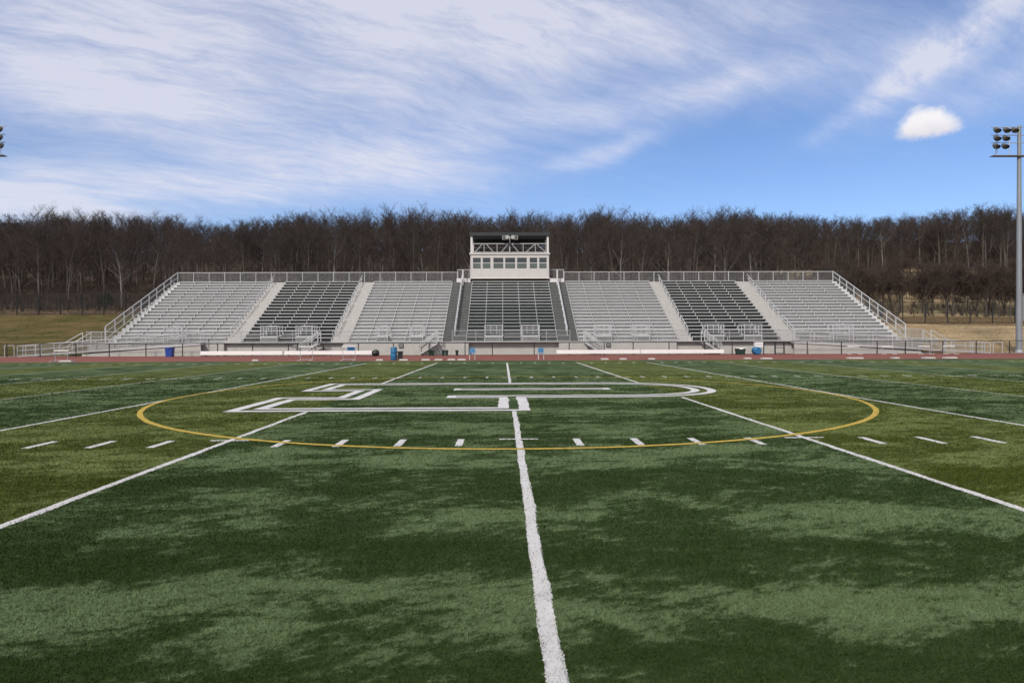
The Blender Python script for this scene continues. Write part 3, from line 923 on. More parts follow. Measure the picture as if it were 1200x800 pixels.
def tall_fence(xa, xb, y0, label, n):
    root = thing('tall_fence', ((xa + xb) / 2, y0, float(terrain_z((xa + xb) / 2, y0))), label, 'fence', 'tall black fences below the woods')
    P = [(xa + (xb - xa) * i / n) for i in range(n + 1)]
    P = [Vector((x, y0, float(terrain_z(x, y0)))) for x in P]
    for p in P: part(MB().tube(p - Vector((0, 0, .1)), p + Vector((0, 0, 3.05)), .075), 'fence_post', M['black_steel'], root)
    r_ = MB(); c = MB()
    for a, b in zip(P, P[1:]):
        for h in (.1, 1.5, 3.0): r_.tube(a + Vector((0, 0, h)), b + Vector((0, 0, h)), .034, n=4)
        c.chain(a, b, 3.0, .12, .009)
    part(r_, 'fence_rail', M['black_steel'], root); part(c, 'wire_mesh', M['black_wire'], root)
tall_fence(X(20, 96) - 3.12 * 12, X(20, 96) + 3.12 * 9, 96.0, 'tall black fence on the olive grass bank left of the grandstand', 21)
tall_fence(X(1058, 92) - 3.2 * 4, X(1058, 92) + 3.2 * 16, 92.0, 'tall black fence on the tan grass bank right of the grandstand', 20)

# ------------------------------------------------------------------ floodlight masts
def mast(x, y, label, cab):
    root = thing('floodlight_mast', (x, y, 0), label, 'light mast', 'floodlight masts')
    H = 22.45
    part(MB().lathe([(.29, -.02), (.275, 2), (.235, 9), (.19, 17), (.165, H), (.10, H + .06)], 16, (x, y, 0)), 'pole', M['concrete_pole'], root, smooth=False)
    part(MB().lathe([(.42, 0), (.42, .06), (.33, .1), (.31, .3)], 16, (x, y, 0)), 'base_flange', M['galv'], root)
    arms = MB()
    for z in (22.15, 21.35, 20.6): arms.tube((x - 2.9, y - .12, z + .16), (x + 2.9, y - .12, z + .16), .04)
    for dx in (-2.35, -1.1, 1.1, 2.35): arms.tube((x + dx, y - .16, 19.5), (x + dx, y - .16, 22.3), .03)
    part(arms, 'crossarm', M['galv'], root)
    pt = MB().box(x - 2.85, x + 2.85, y - .40, y + .18, 19.42, 19.49)
    for dx in (-2.9, 2.9): pt.tube((x + dx, y - .7, 19.45), (x + dx, y - .7, 20.4), .02)
    part(pt, 'service_platform', M['under'], root)
    lamps = [(dx, z) for z, ds in ((22.0, (2.6, 1.65, .85)), (21.2, (2.6, 1.72)), (20.42, (2.68, 1.8))) for d in ds for dx in (-d, d)]
    LROT = Matrix.Rotation(R(-50), 3, 'X') @ Matrix.Diagonal(Vector((.92, .62, 1.0)))
    for dx, z in lamps:
        l = part(MB().lathe([(.09, .30), (.16, .22), (.28, .06), (.33, -.10), (.345, -.16)][::-1], 14, (x + dx, y - .38, z), LROT, 0), 'floodlight', M['lamp'], root)
        part(MB().lathe([(.30, -.20), (.30, -.165)], 14, (x + dx, y - .38, z), LROT), 'lens', M['lamp_glass'], l)
        part(MB().lathe([(.35, -.15), (.37, -.34), (.37, -.35), (.345, -.16)], 14, (x + dx, y - .38, z), LROT), 'visor', M['lamp'], l)
    if cab:
        cb = MB().box(x + .22, x + .95, y - .42, y + .25, 3.15, 5.75)
        part(cb, 'control_cabinet', M['speaker'], root)
        part(MB().box(x + .17, x + 1.0, y - .47, y + .3, 5.753, 5.85).box(x + .26, x + .91, y - .44, y - .422, 4.5, 4.52), 'cabinet_lid', M['galv'], root)
    return root
mast(X(1194.3, 64.6, 300), 64.6, 'galvanised floodlight mast with a grey cabinet, beside the tan bank', True)
mast(X(4, 64.2, 160) - 2.93, 64.6, 'floodlight mast beyond the left end of the grandstand, only its lamps in view', False)

# ------------------------------------------------------------------ things by the track
def bench(pa, pb_, label):
    y = 61.2
    xa, xb = X(pa, y, 412), X(pb_, y, 412)
    root = thing('team_bench', ((xa + xb) / 2, y, 0), label, 'bench', 'white team benches along the track')
    part(MB().box(xa, xb, y - .17, y + .17, .42, .47), 'seat', M['white_pad'], root)
    part(MB().box(xa, xb, y - .21, y - .175, .15, .50), 'front_panel', M['white_pad'], root)
    part(MB().box(xa, xb, y + .02, y + .17, .12, .15), 'foot_plank', M['alu'], root)
    n = 5
    for i in range(n):
        x = xa + .25 + (xb - xa - .5) * i / (n - 1)
        l = MB(); l.tube((x, y - .15, -.01), (x, y - .12, .42), .025); l.tube((x, y + .2, -.01), (x, y + .2, .44), .025); l.tube((x, y - .15, .12), (x, y + .2, .12), .02)
        part(l, 'leg', M['galv'], root)
bench(236, 331.5, 'white team bench farthest left, right of the blue bin')
bench(334, 436.5, 'white team bench with a blue cooler on it, black bag at its end')
bench(652, 749.5, 'white team bench right of centre, in front of the stair')
bench(750.5, 847.5, 'white team bench farthest right, left of the dark crate')

def hurdle(px, y, label, h=.84, w=1.05):
    x = X(px, y, 415)
    root = thing('hurdle', (x, y, 0), label, 'hurdle', 'hurdles left beside the track')
    part(MB().box(x - w / 2, x + w / 2, y - .015, y + .015, h - .07, h), 'top_bar', M['white_pad'], root)
    for s in (-1, 1):
        l = MB(); l.tube((x + s * (w / 2 - .07), y, .02), (x + s * (w / 2 - .07), y, h - .03), .02)
        part(l, 'upright', M['galv'], root)
        part(MB().box(x + s * (w / 2 - .07) - .025, x + s * (w / 2 - .07) + .025, y - .62, y + .04, -.008, .035), 'base_leg', M['white_pad'], root)
    part(MB().tube((x - w / 2 + .07, y, .06), (x + w / 2 - .07, y, .06), .02), 'cross_bar', M['galv'], root)
hurdle(72, 49.2, 'white hurdle on the track in front of the left ramp')
hurdle(359, 49.4, 'tall white hurdle on the track before the left stair', 1.07)
hurdle(409, 49.4, 'tall white hurdle on the track below the blue cooler', 1.07)
for i, (p, lb) in enumerate(((1000, 'hurdle by the fence right of the gate, nearest the gate'), (1040, 'hurdle by the fence, second from the gate'), (1083, 'hurdle by the fence before the right ramp, next to the last'), (1112, 'hurdle by the fence farthest toward the floodlight mast'))):
    hurdle(p, 61.6, 'white ' + lb, .76, 1.15)

def bin_(px, y, w, d_, h, m, name, label, cat, lidm=None, group=None):
    x = X(px, y, 412)
    root = thing(name, (x, y, 0), label, cat, group)
    b = MB(); t = .86
    b.hexa([(x - w / 2 * t, y - d_ / 2 * t, -.01), (x + w / 2 * t, y - d_ / 2 * t, -.01), (x + w / 2 * t, y + d_ / 2 * t, -.01), (x - w / 2 * t, y + d_ / 2 * t, -.01),
            (x - w / 2, y - d_ / 2, h), (x + w / 2, y - d_ / 2, h), (x + w / 2, y + d_ / 2, h), (x - w / 2, y + d_ / 2, h)])
    part(b, 'body', m, root)
    l = MB().box(x - w / 2 - .03, x + w / 2 + .03, y - d_ / 2 - .03, y + d_ / 2 + .03, h + .003, h + .06)
    l.box(x - w * .2, x + w * .2, y - d_ / 2 - .05, y - d_ / 2 - .032, h - .08, h + .03)
    part(l, 'lid', lidm or m, root)
    return root
bin_(199, 61.4, .62, .6, .80, M['blue'], 'recycling_bin', 'bright blue square bin standing by the fence', 'bin')
def drum(px, y, r, h, label, cat='barrel', tilt=None):
    x = X(px, y, 415)
    root = thing('plastic_barrel', (x, y, 0), label, cat)
    prof = [(r * .93, 0), (r, .05), (r, h * .32), (r * 1.03, h * .34), (r, h * .36), (r, h * .66), (r * 1.03, h * .68), (r, h * .7), (r, h - .05), (r * .93, h)]
    if tilt is None:
        part(MB().lathe(prof, 18, (x, y, -.008)), 'barrel_body', M['teal'], root, smooth=True)
        part(MB().lathe([(r * .95, h), (r * .95, h + .03), (r * .5, h + .045)], 18, (x, y, -.005)), 'barrel_lid', M['teal'], root)
        part(MB().lathe([(.05, h + .04), (.05, h + .07)], 8, (x + r * .5, y, -.005)), 'bung', M['black_plastic'], root)
    else:
        part(MB().lathe(prof, 18, (x, y - h / 2, r - .005), Matrix.Rotation(R(-90), 3, 'X')), 'barrel_body', M['teal'], root, smooth=True)
        part(MB().lathe([(r * .8, -.02), (r * .8, 0.0)], 18, (x, y - h / 2, r - .005), Matrix.Rotation(R(-90), 3, 'X')), 'barrel_lid', M['teal'], root)
drum(461.5, 49.5, .24, .93, 'upright teal blue barrel on the track beside a black crate')
drum(886.5, 61.3, .36, .75, 'teal blue barrel lying on its side by the fence', tilt=1)
x = X(888.5, 61.5, 405)
root = thing('cooler_box', (x, 61.45, .74), 'white cooler box sitting on the lying blue barrel', 'cooler')
part(MB().box(x - .36, x + .36, 61.25, 61.65, .725, 1.10), 'body', M['white_pad'], root); part(MB().box(x - .38, x + .38, 61.23, 61.67, 1.103, 1.17), 'lid', M['white_pad'], root)
part(MB().tube((x - .3, 61.22, .95), (x + .3, 61.22, .95), .02), 'handle', M['galv'], root)
x = X(412, 61.2, 408)
root = thing('cooler_box', (x, 61.2, .47), 'teal blue cooler box sitting on the white bench', 'cooler')
part(MB().box(x - .36, x + .30, 61.02, 61.37, .472, .80), 'body', M['teal'], root); part(MB().box(x - .38, x + .32, 61.0, 61.39, .803, .87), 'lid', M['blue'], root)
part(MB().tube((x - .25, 60.99, .7), (x + .2, 60.99, .7), .02), 'handle', M['black_plastic'], root)
bin_(469, 49.6, .34, .4, .58, M['black_plastic'], 'crate', 'black crate standing against the upright blue barrel', 'crate')
bin_(867.5, 61.4, .86, .5, .58, M['dark_green'], 'crate', 'dark green crate with a white lid at the end of the white benches', 'crate', M['white_pad'])
for px, lb in ((503.5, 'dark green bucket at the foot of the stair, left one of a pair'), (507, 'dark green bucket at the foot of the stair, right one of a pair'), (519.5, 'dark green bucket left of the pillar, left of the middle pair'), (523.5, 'dark green bucket left of the pillar, right of the middle pair'), (535.5, 'single dark green bucket nearest the dark green centre')):
    y = 61.6; x = X(px, y, 414)
    root = thing('bucket', (x, y, 0), lb, 'bucket', 'dark buckets by the fence')
    part(MB().lathe([(.11, -.005), (.15, .44), (.165, .44), (.165, .47), (.145, .47)], 12, (x, y, 0)), 'bucket_body', M['dark_green'], root)
    part(MB().lathe([(.168, .473), (.168, .50), (.05, .52)], 12, (x, y, 0)), 'lid', M['black_plastic'], root)
# bag
x = X(440, 61.0, 415); root = thing('equipment_bag', (x, 61.0, 0), 'black equipment bag at the end of the white bench', 'bag')
part(MB().lathe([(.10, -.33), (.24, -.29), (.29, -.1), (.28, .12), (.24, .3), (.10, .34)], 12, (x, 61.0, .27), Matrix.Rotation(R(80), 3, 'Y')), 'bag_body', M['black_plastic'], root, smooth=True)
hd = MB(); hd.tube((x - .12, 61, .5), (x - .08, 61, .63), .02); hd.tube((x - .08, 61, .63), (x + .08, 61, .63), .02); hd.tube((x + .08, 61, .63), (x + .12, 61, .5), .02)
part(hd, 'handle', M['black_plastic'], root)

def chair(px, label):
    y = 49.6; x = X(px, y, 415); root = thing('sideline_chair', (x, y, 0), label, 'chair', 'blue chairs at the track edge')
    part(MB().box(x - .22, x + .22, y - .2, y + .2, .42, .46), 'seat', M['teal'], root)
    part(MB().hexa([(x - .22, y + .17, .52), (x + .22, y + .17, .52), (x + .22, y + .2, .52), (x - .22, y + .2, .52), (x - .20, y + .25, .86), (x + .20, y + .25, .86), (x + .20, y + .28, .86), (x - .20, y + .28, .86)]), 'backrest', M['teal'], root)
    for sx in (-.2, .2):
        part(MB().tube((x + sx, y - .19, -.008), (x + sx, y - .17, .42), .018), 'leg', M['white'], root)
        part(MB().tube((x + sx, y + .22, -.008), (x + sx, y + .19, .46), .018), 'leg', M['white'], root)
        part(MB().tube((x + sx, y + .175, .46), (x + sx, y + .24, .60), .016), 'back_upright', M['white'], root)
chair(553.5, 'blue backed chair with white legs, left of the halfway line')
chair(634, 'blue backed chair with white legs, right of the halfway line')

PADS = [(78, 48.7, 1.3, 'below the hurdle by the left ramp'), (300, 49.0, .7, 'below the farthest left white bench'), (445, 48.7, .75, 'left of the upright blue barrel'), (473, 48.7, .95, 'right of the black crate'), (499, 48.8, .9, 'below the left pair of buckets'), (514, 48.8, .85, 'left of two below the middle buckets'), (529, 48.9, .85, 'right of two below the middle buckets'), (541, 48.8, .9, 'beside the blue chair left of the halfway line'),
        (708.5, 48.9, .8, 'below the stair right of centre'), (730, 49.0, .7, 'in the middle of three by the right benches'), (763.5, 48.9, .65, 'below the farthest right white bench'), (876, 49.2, .7, 'below the dark green crate'), (898, 48.8, 1.1, 'below the fence gate'), (1002, 48.9, 1.6, 'below the hurdle nearest the gate'), (1049, 49.0, .7, 'below the second hurdle from the gate'), (1088, 48.8, 1.2, 'left of two near the right ramp'), (1113, 48.9, 1.3, 'right of two near the right ramp')]
for px, y, w, lb in PADS:
    w *= .72
    x = X(px, y, 421)
    mb = MB(); mb.hexa([(x - w / 2, y - .22, -.008), (x + w / 2, y - .22, -.008), (x + w / 2, y + .22, -.008), (x - w / 2, y + .22, -.008),
                        (x - w / 2 + .06, y - .15, .10), (x + w / 2 - .04, y - .17, .085), (x + w / 2 - .06, y + .15, .09), (x - w / 2 + .05, y + .16, .10)])
    o = mb.build('sideline_marker', M['marker'], loc=(x, y, 0))
    tag(o, 'low white marker lying on the track, ' + lb, 'marker', 'white markers on the track')

# ------------------------------------------------------------------ trees
def tube_np(V, Q, pts, rad, n):
    """append an n-sided tapered tube through pts"""
    base = len(V)
    pts = [Vector(p) for p in pts]
    for i, p in enumerate(pts):
        d = (pts[min(i + 1, len(pts) - 1)] - pts[max(i - 1, 0)]).normalized()
        u = d.cross(Vector((.31, .17, .93)))
        if u.length < 1e-4: u = Vector((1, 0, 0))
        u.normalize(); w = d.cross(u)
        for k in range(n):
            t = 2 * math.pi * k / n
            V.append(p + (u * math.cos(t) + w * math.sin(t)) * rad[i])
    for i in range(len(pts) - 1):
        for k in range(n):
            j = (k + 1) % n
            Q.append((base + i * n + k, base + i * n + j, base + (i + 1) * n + j, base + (i + 1) * n + k))

def grow(seed, H, fork=.38, spread=1.0, n1=13, n2=6, n3=5, n4=3, tw=.019, r0=.25):
    g = random.Random(seed)
    TV, TQ, CV, CQ = [], [], [], []
    lean = Vector((g.uniform(-.08, .08), g.uniform(-.08, .08), 0))
    pts = []; rad = []; nseg = 7
    w = Vector((0, 0, 0))
    for i in range(nseg + 1):
        t = i / nseg
        w += Vector((g.uniform(-.12, .12), g.uniform(-.12, .12), 0)) * (t + .2)
        pts.append(Vector((0, 0, -.3 + (H * .86 + .3) * t)) + lean * H * t * t + w)
        rad.append(r0 * (1 - .78 * t) * (1.25 if i == 0 else 1))
    tube_np(TV, TQ, pts, rad, 6)
    def along(P, t):
        f = t * (len(P) - 1); i = min(int(f), len(P) - 2); return P[i].lerp(P[i + 1], f - i)
    def branch(p, d, L, r, lev, V, Q, sides, nseg, up):
        pp = [p]; rr = [r]; dd = d.copy()
        for i in range(nseg):
            dd = (dd + Vector((g.uniform(-.22, .22), g.uniform(-.22, .22), g.uniform(-.12, .22) + up))).normalized()
            pp.append(pp[-1] + dd * L / nseg); rr.append(r * (1 - .8 * (i + 1) / nseg))
        tube_np(V, Q, pp, rr, sides); return pp
    az = g.uniform(0, 6.28)
    for a in range(n1):
        t = fork + (1 - fork) * (a + g.uniform(.1, .9)) / n1
        p = along(pts, min(t, .985)); az += 2.4 + g.uniform(-.4, .4)
        el = g.uniform(.55, 1.05) + .35 * (t - fork)
        d = Vector((math.cos(az) * math.cos(el), math.sin(az) * math.cos(el), math.sin(el)))
        L = H * (.34 * (1 - .50 * (t - fork) / (1 - fork)) + .07) * spread * g.uniform(.8, 1.15)
        B1 = branch(p, d, L, r0 * .34 * (1.15 - t), 1, TV, TQ, 5, 4, .06)
        for b in range(n2):
            p2 = along(B1, g.uniform(.25, 1.0)); a2 = g.uniform(0, 6.28)
            d2 = (d * .8 + Vector((math.cos(a2), math.sin(a2), g.uniform(.1, .9)))).normalized()
            L2 = L * g.uniform(.35, .6)
            B2 = branch(p2, d2, L2, .035, 2, CV, CQ, 3, 3, .05)
            for c in range(n3):
                p3 = along(B2, g.uniform(.2, 1.0)); a3 = g.uniform(0, 6.28)
                d3 = (d2 * .6 + Vector((math.cos(a3), math.sin(a3), g.uniform(-.1, .9)))).normalized()
                B3 = branch(p3, d3, L2 * g.uniform(.4, .75), tw, 3, CV, CQ, 3, 2, .03)
                for e in range(n4):
                    p4 = along(B3, g.uniform(.2, 1.0)); a4 = g.uniform(0, 6.28)
                    d4 = (d3 * .5 + Vector((math.cos(a4), math.sin(a4), g.uniform(-.1, .9)))).normalized()
                    branch(p4, d4, L2 * g.uniform(.25, .5), tw * .75, 4, CV, CQ, 3, 1, 0)
    return TV, TQ, CV, CQ

def proto(seed, H, **kw):
    TV, TQ, CV, CQ = grow(seed, H, **kw)
    return (np.array([tuple(v) for v in TV], dtype=np.float32), np.array(TQ, dtype=np.int32), np.array([tuple(v) for v in CV], dtype=np.float32), np.array(CQ, dtype=np.int32), H)

PR = []
for s, H, kw in ((1, 15, dict(fork=.36)), (2, 16, dict(fork=.46)), (3, 14, dict(fork=.32, spread=1.15, r0=.30)), (4, 15.5, dict(fork=.50, n1=13)), (5, 13.5, dict(fork=.40, spread=.85)), (6, 16.5, dict(fork=.42, spread=1.1, n1=14, r0=.32)), (7, 15, dict(fork=.26, r0=.30, n1=15)), (8, 14.5, dict(fork=.48, spread=.9))):
    PR.append(proto(s, H, **kw))
LOWP = [proto(20 + s, H, **kw) for s, H, kw in ((1, 6.5, dict(fork=.30, spread=1.5, n1=11, n2=6, n3=6, n4=4, r0=.15, tw=.018)), (2, 7.2, dict(fork=.28, spread=1.5, n1=12, n2=6, n3=6, n4=4, r0=.17, tw=.018)), (3, 5.6, dict(fork=.26, spread=1.7, n1=11, n2=6, n3=6, n4=4, r0=.13, tw=.018)))]

def tree_root(P, barkm, twigm, name='bare_tree'):
    r = bpy.data.objects.new(name, None); r.empty_display_size = .5; col.objects.link(r)
    np_mesh('trunk', P[0], P[1], barkm, parent=r); np_mesh('crown', P[2], P[3], twigm, parent=r)
    return r
protos = []
for i, P in enumerate(PR):
    protos.append([tree_root(P, M['bark_pale'] if i in (1, 4) else M['bark'], M['twig'] if i % 3 else M['twig_red']), 0, P[4], 'pale' if i in (1, 4) else 'dark'])
lowp = [[tree_root(P, M['bark'], M['twig_red'], 'small_bare_tree'), 0, P[4], 'low'] for P in LOWP]

def put(pr, x, y, h, rz, label, cat, group):
    o = pr[0] if pr[1] == 0 else copy_tree(pr[0])
    pr[1] += 1
    s = h / pr[2]
    o.location = (x, y, float(terrain_z(x, y)) - .05); o.rotation_euler = (0, 0, rz); o.scale = (s * rng.uniform(.9, 1.12),) * 2 + (s,)
    o['label'] = label; o['category'] = cat; o['group'] = group

# height the wood reaches, read off the skyline
SKY = [(0, 254), (40, 252), (75, 249), (110, 251), (150, 251), (200, 250), (230, 257), (270, 259), (320, 252), (360, 250), (400, 251), (440, 249), (480, 249), (520, 247), (560, 252), (600, 249), (650, 250), (690, 246), (740, 249), (800, 252), (850, 247), (900, 248), (950, 250), (990, 257), (1030, 252), (1080, 251), (1110, 245), (1150, 238), (1200, 244)]
skx = [a for a, b in SKY]; sky_ = [b for a, b in SKY]
def skyline_top(x, y):
    px = 600 + FPX * (math.tan(math.atan2(x, y) - R(.766)))
    py = float(np.interp(px, skx, sky_)) + 8.5
    return at(px, py, y).z, px

def right_open(x, y):            # the meadow on the right keeps clear of big trees
    return x > 54 + (y - 110) * .06 and 100 < y < 147
places = []
cand = 0
cell = 5.3
while len(places) < 268 and cand < 90000:
    cand += 1
    y = 101 + 62 * rng.random() ** 1.35
    x = rng.uniform(-.86 * y - 4, .88 * y + 4)
    if len(places) < 78: y = rng.uniform(147, 174); x = rng.uniform(46, .88 * y + 3)
    if right_open(x, y): continue
    mind = 4.0 if y < 125 else 4.8
    if any((x - a) ** 2 + (y - b) ** 2 < mind * mind for a, b in places): continue
    places.append((x, y))
places.sort(key=lambda p: p[1])
order = list(range(len(protos)))
for i, (x, y) in enumerate(places):
    top, px = skyline_top(x, y)
    h = (top - float(terrain_z(x, y))) * (rng.uniform(.60, .90) if y < 122 else rng.uniform(.78, 1.04))
    h = max(8.5, min(h, 19))
    pr = protos[rng.choice(order)]
    side = 'left of the press box' if px < 597 else 'right of the press box'
    row = 'front edge' if y < 114 else ('middle' if y < 132 else 'back')
    lab = f"{'pale trunked' if pr[3] == 'pale' else 'dark'} bare tree at the wood's {row}, {side}"
    grp = f"{'pale trunked' if pr[3] == 'pale' else 'dark'} bare trees, {row} of the wood, {side}"
    put(pr, x, y, h, rng.uniform(0, 6.28), lab, 'tree', grp)
# thin row of low trees in front of the straw meadow
lowpl = []
while len(lowpl) < 50:
    x = rng.uniform(52, 104); y = rng.uniform(108, 116)
    if any(abs(x - a) < .6 for a, b in lowpl): continue
    lowpl.append((x, y))
for x, y in lowpl:
    put(lowp[rng.randrange(3)], x, y, rng.uniform(4.6, 7.6), rng.uniform(0, 6.28), 'low spreading bare tree in the thin row before the straw meadow', 'small tree', 'low bare trees before the straw meadow')

# deep wood behind: one mass
def mass(name, spec, mats, label):
    Vs, Qs, Ms = [], [], []; off = 0
    for (P, x, y, h, rz) in spec:
        s = h / P[4]; c, sn = math.cos(rz), math.sin(rz)
        z0 = float(terrain_z(x, y))
        for part_, (v, q) in enumerate(((P[0], P[1]), (P[2], P[3]))):
            w = np.empty_like(v)
            w[:, 0] = (v[:, 0] * c - v[:, 1] * sn) * s + x; w[:, 1] = (v[:, 0] * sn + v[:, 1] * c) * s + y; w[:, 2] = v[:, 2] * s + z0
            Vs.append(w); Qs.append(q + off); Ms.append(np.full(len(q), part_, dtype=np.int32)); off += len(v)
    o = np_mesh(name, np.concatenate(Vs), np.concatenate(Qs), mats, np.concatenate(Ms))
    return tag(o, label, kind='stuff')
MASSP = [proto(40 + i, 15, n1=14, n2=6, n3=6, n4=0, tw=.029, fork=.10 + .06 * i) for i in range(5)]
spec = []
for i in range(880):
    y = 114 + 100 * rng.random() ** .9; x = rng.uniform(-.86 * y - 6, .9 * y + 6)
    if right_open(x, y): continue
    top, px = skyline_top(x, y)
    h = max(7, min((top - float(terrain_z(x, y))) * rng.uniform(.76, 1.04), 17))
    spec.append((MASSP[rng.randrange(5)], x, y, h, rng.uniform(0, 6.28)))
mass('woods', spec, [M['bark'], M['twig']], 'deep bare wood covering the hill behind the front trees')

# undergrowth of bare stems along the wood's foot
def thicket(name, n, fn, mats, label, hmin, hmax):
    V, Q = [], []
    for i in range(n):
        x, y = fn()
        z = float(terrain_z(x, y)); h = rng.uniform(hmin, hmax)
        p = Vector((x, y, z - .1))
        for s in range(4):
            a = rng.uniform(0, 6.28); l = rng.uniform(.1, .45)
            q = p + Vector((math.cos(a) * l * h, math.sin(a) * l * h, h * rng.uniform(.6, 1)))
            mid = p.lerp(q, .5) + Vector((rng.uniform(-.1, .1), rng.uniform(-.1, .1), .12)) * h
            tube_np(V, Q, [p, mid, q], [.030, .022, .008], 3)
            for t in range(4):
                b = mid.lerp(q, rng.random()); a2 = rng.uniform(0, 6.28)
                e = b + Vector((math.cos(a2) * .35, math.sin(a2) * .35, rng.uniform(.05, .5))) * h * .45
                tube_np(V, Q, [b, e], [.016, .008], 3)
    o = np_mesh(name, np.array([tuple(v) for v in V], dtype=np.float32), np.array(Q, dtype=np.int32), mats)
    return tag(o, label, kind='stuff')
def left_foot():
    while True:
        y = 99 + 32 * rng.random() ** 1.4; x = rng.uniform(-.86 * y - 4, .66 * y)
        if x < 56: return x, y
thicket('undergrowth', 2600, left_foot, M['twig_red'], 'reddish brown undergrowth at the foot of the wood', 1.4, 4.2)
def right_foot():
    return rng.uniform(50, 106), rng.uniform(109, 118)
thicket('undergrowth', 2300, lambda: (lambda y: (rng.uniform(-.86 * y, .9 * y), y))(rng.uniform(150, 214)), M['twig'], 'bare brush under the trees along the hill crest', 4.0, 8.0)
thicket('undergrowth', 700, lambda: (rng.uniform(48, 150), rng.uniform(146, 176)), M['twig_red'], 'brown brush under the trees above the straw meadow', 3.0, 8.0)
thicket('undergrowth', 200, right_foot, M['twig'], 'dark brush among the low trees on the straw meadow', 1.0, 2.6)
thicket('undergrowth', 1100, lambda: (rng.uniform(46, 140), rng.uniform(119, 138)), M['twig_red'], 'brown brush across the middle of the straw meadow', 2.5, 5.2)

# rough grass on the banks
def tufts(name, n, fn, m, label):
    V = np.zeros((n, 3, 3), np.float32)
    for i in range(n):
        x, y = fn(); z = float(terrain_z(x, y)); a = rng.uniform(0, 6.28); w_ = rng.uniform(.04, .12); h = rng.uniform(.03, .09)
        V[i] = ((x - math.cos(a) * w_, y - math.sin(a) * w_, z), (x + math.cos(a) * w_, y + math.sin(a) * w_, z), (x + rng.uniform(-.12, .12), y + rng.uniform(-.12, .12), z + h))
    o = np_mesh(name, V.reshape(-1, 3), np.arange(n * 3).reshape(-1, 3), m, tris=True)
    tag(o, label, kind='stuff')
M['tuft_olive'] = mat('olive grass tufts', (.075, .072, .020), .9, 0, .1, .3, .25, rgb2=(.13, .105, .04))
M['tuft_straw'] = mat('straw grass tufts', (.22, .16, .08), .9, 0, .1, .35, .25, rgb2=(.38, .29, .17))
tufts('bank_grass', 3500, lambda: (rng.uniform(-92, -41), rng.uniform(66, 97)), M['tuft_olive'], 'olive winter grass on the bank left of the grandstand')
tufts('bank_grass', 5000, lambda: (rng.uniform(42, 92), rng.uniform(66, 108)), M['tuft_straw'], 'tan winter grass on the bank right of the grandstand')
tufts('bank_grass', 5000, lambda: (rng.uniform(-95, -44), rng.uniform(96, 103)), mat('dry leaf tufts', (.13, .09, .06), .9, 0, .1, .5, .3), 'dry brown grass along the foot of the wood')

# small evergreen by the left-hand fence
ex, ey = X(124, 98.5, 350), 98.5
ez = float(terrain_z(ex, ey))
root = thing('evergreen_shrub', (ex, ey, ez), 'small dark evergreen behind the tall fence on the olive bank', 'shrub')
part(MB().tube((ex - .1, ey, ez - .1), (ex + .1, ey, ez + 2.4), .07, .03), 'trunk', M['bark'], root)
V = []; T = []
for i in range(1500):
    while True:
        p = Vector((rng.uniform(-1, 1), rng.uniform(-1, 1), rng.uniform(-1, 1)))
        if p.length < 1 and (p.length > .5 or rng.random() < .3): break
    c = Vector((ex + p.x * 1.15 * (1 - .25 * p.z), ey + p.y * .9, ez + 1.75 + p.z * 1.1 + .15 * math.sin(p.x * 5)))
    a = Vector((rng.uniform(-1, 1), rng.uniform(-1, 1), rng.uniform(-.6, 1))).normalized(); b = a.cross(Vector((rng.random(), rng.random(), rng.random()))).normalized()
    l = rng.uniform(.12, .28); V += [c - b * .03, c + b * .03, c + a * l]
mb = MB(); mb.v = [tuple(v) for v in V]; mb.f = [(i, i + 1, i + 2) for i in range(0, len(V), 3)]; mb.mi = [0] * len(mb.f)
part(mb, 'crown', M['needles'], root)

# ------------------------------------------------------------------ light and sky
SUN_AZ, SUN_EL = R(-152), R(40)
sd = Vector((math.sin(SUN_AZ) * math.cos(SUN_EL), math.cos(SUN_AZ) * math.cos(SUN_EL), math.sin(SUN_EL)))
sl = bpy.data.lights.new('sun', 'SUN'); sl.energy = 2.6; sl.angle = R(8.0); sl.color = (1.0, .945, .87)
so = bpy.data.objects.new('sun', sl); col.objects.link(so)
so.rotation_euler = sd.to_track_quat('Z', 'Y').to_euler()

world = bpy.data.worlds.new('World'); scene.world = world; world.use_nodes = True
nt = world.node_tree; N = NT(nt)
bg = nt.nodes['Background']
skyn = nt.nodes.new('ShaderNodeTexSky'); skyn.sky_type = 'NISHITA'; skyn.sun_disc = False
skyn.sun_elevation = SUN_EL; skyn.sun_rotation = SUN_AZ
skyn.air_density = 1.0; skyn.dust_density = .7; skyn.ozone_density = 3.0; skyn.altitude = 300
tc = nt.nodes.new('ShaderNodeTexCoord'); D = tc.outputs['Generated']
dx, dy, dz = N.sep(D)
u = N.m('ARCTAN2', dx, dy); v = N.m('ARCSINE', dz)
uv0 = N.comb(u, v, 0.0)
warp = N.vadd(N.vscale(N.noise(uv0, 3.2, 5, .6, out='Color'), .10), (-.05, -.05, -.05))
uv = N.vadd(uv0, warp)
def ang(px, py):
    d = (CM @ Vector((px - 600.0, 400.0 - py, -FPX))).normalized()
    return math.atan2(d.x, d.y), math.asin(d.z)
def blob(px, py, sx, sy, rot, amp, src=None):
    a, e = ang(px, py)
    k = 1.0 / FPX * math.cos(a) ** 1.0
    q = N.mapping(src or uv, loc=(a, e, 0), rot=(0, 0, R(rot)), sc=(sx * k, sy * k, 1), typ='TEXTURE')
    l = N.vlen(q)
    return N.m('MULTIPLY', N.m('EXPONENT', N.m('MULTIPLY', N.m('MULTIPLY', l, l), -1.0)), amp)
def total(lst):
    r = lst[0]
    for b in lst[1:]: r = N.m('ADD', r, b)
    return r
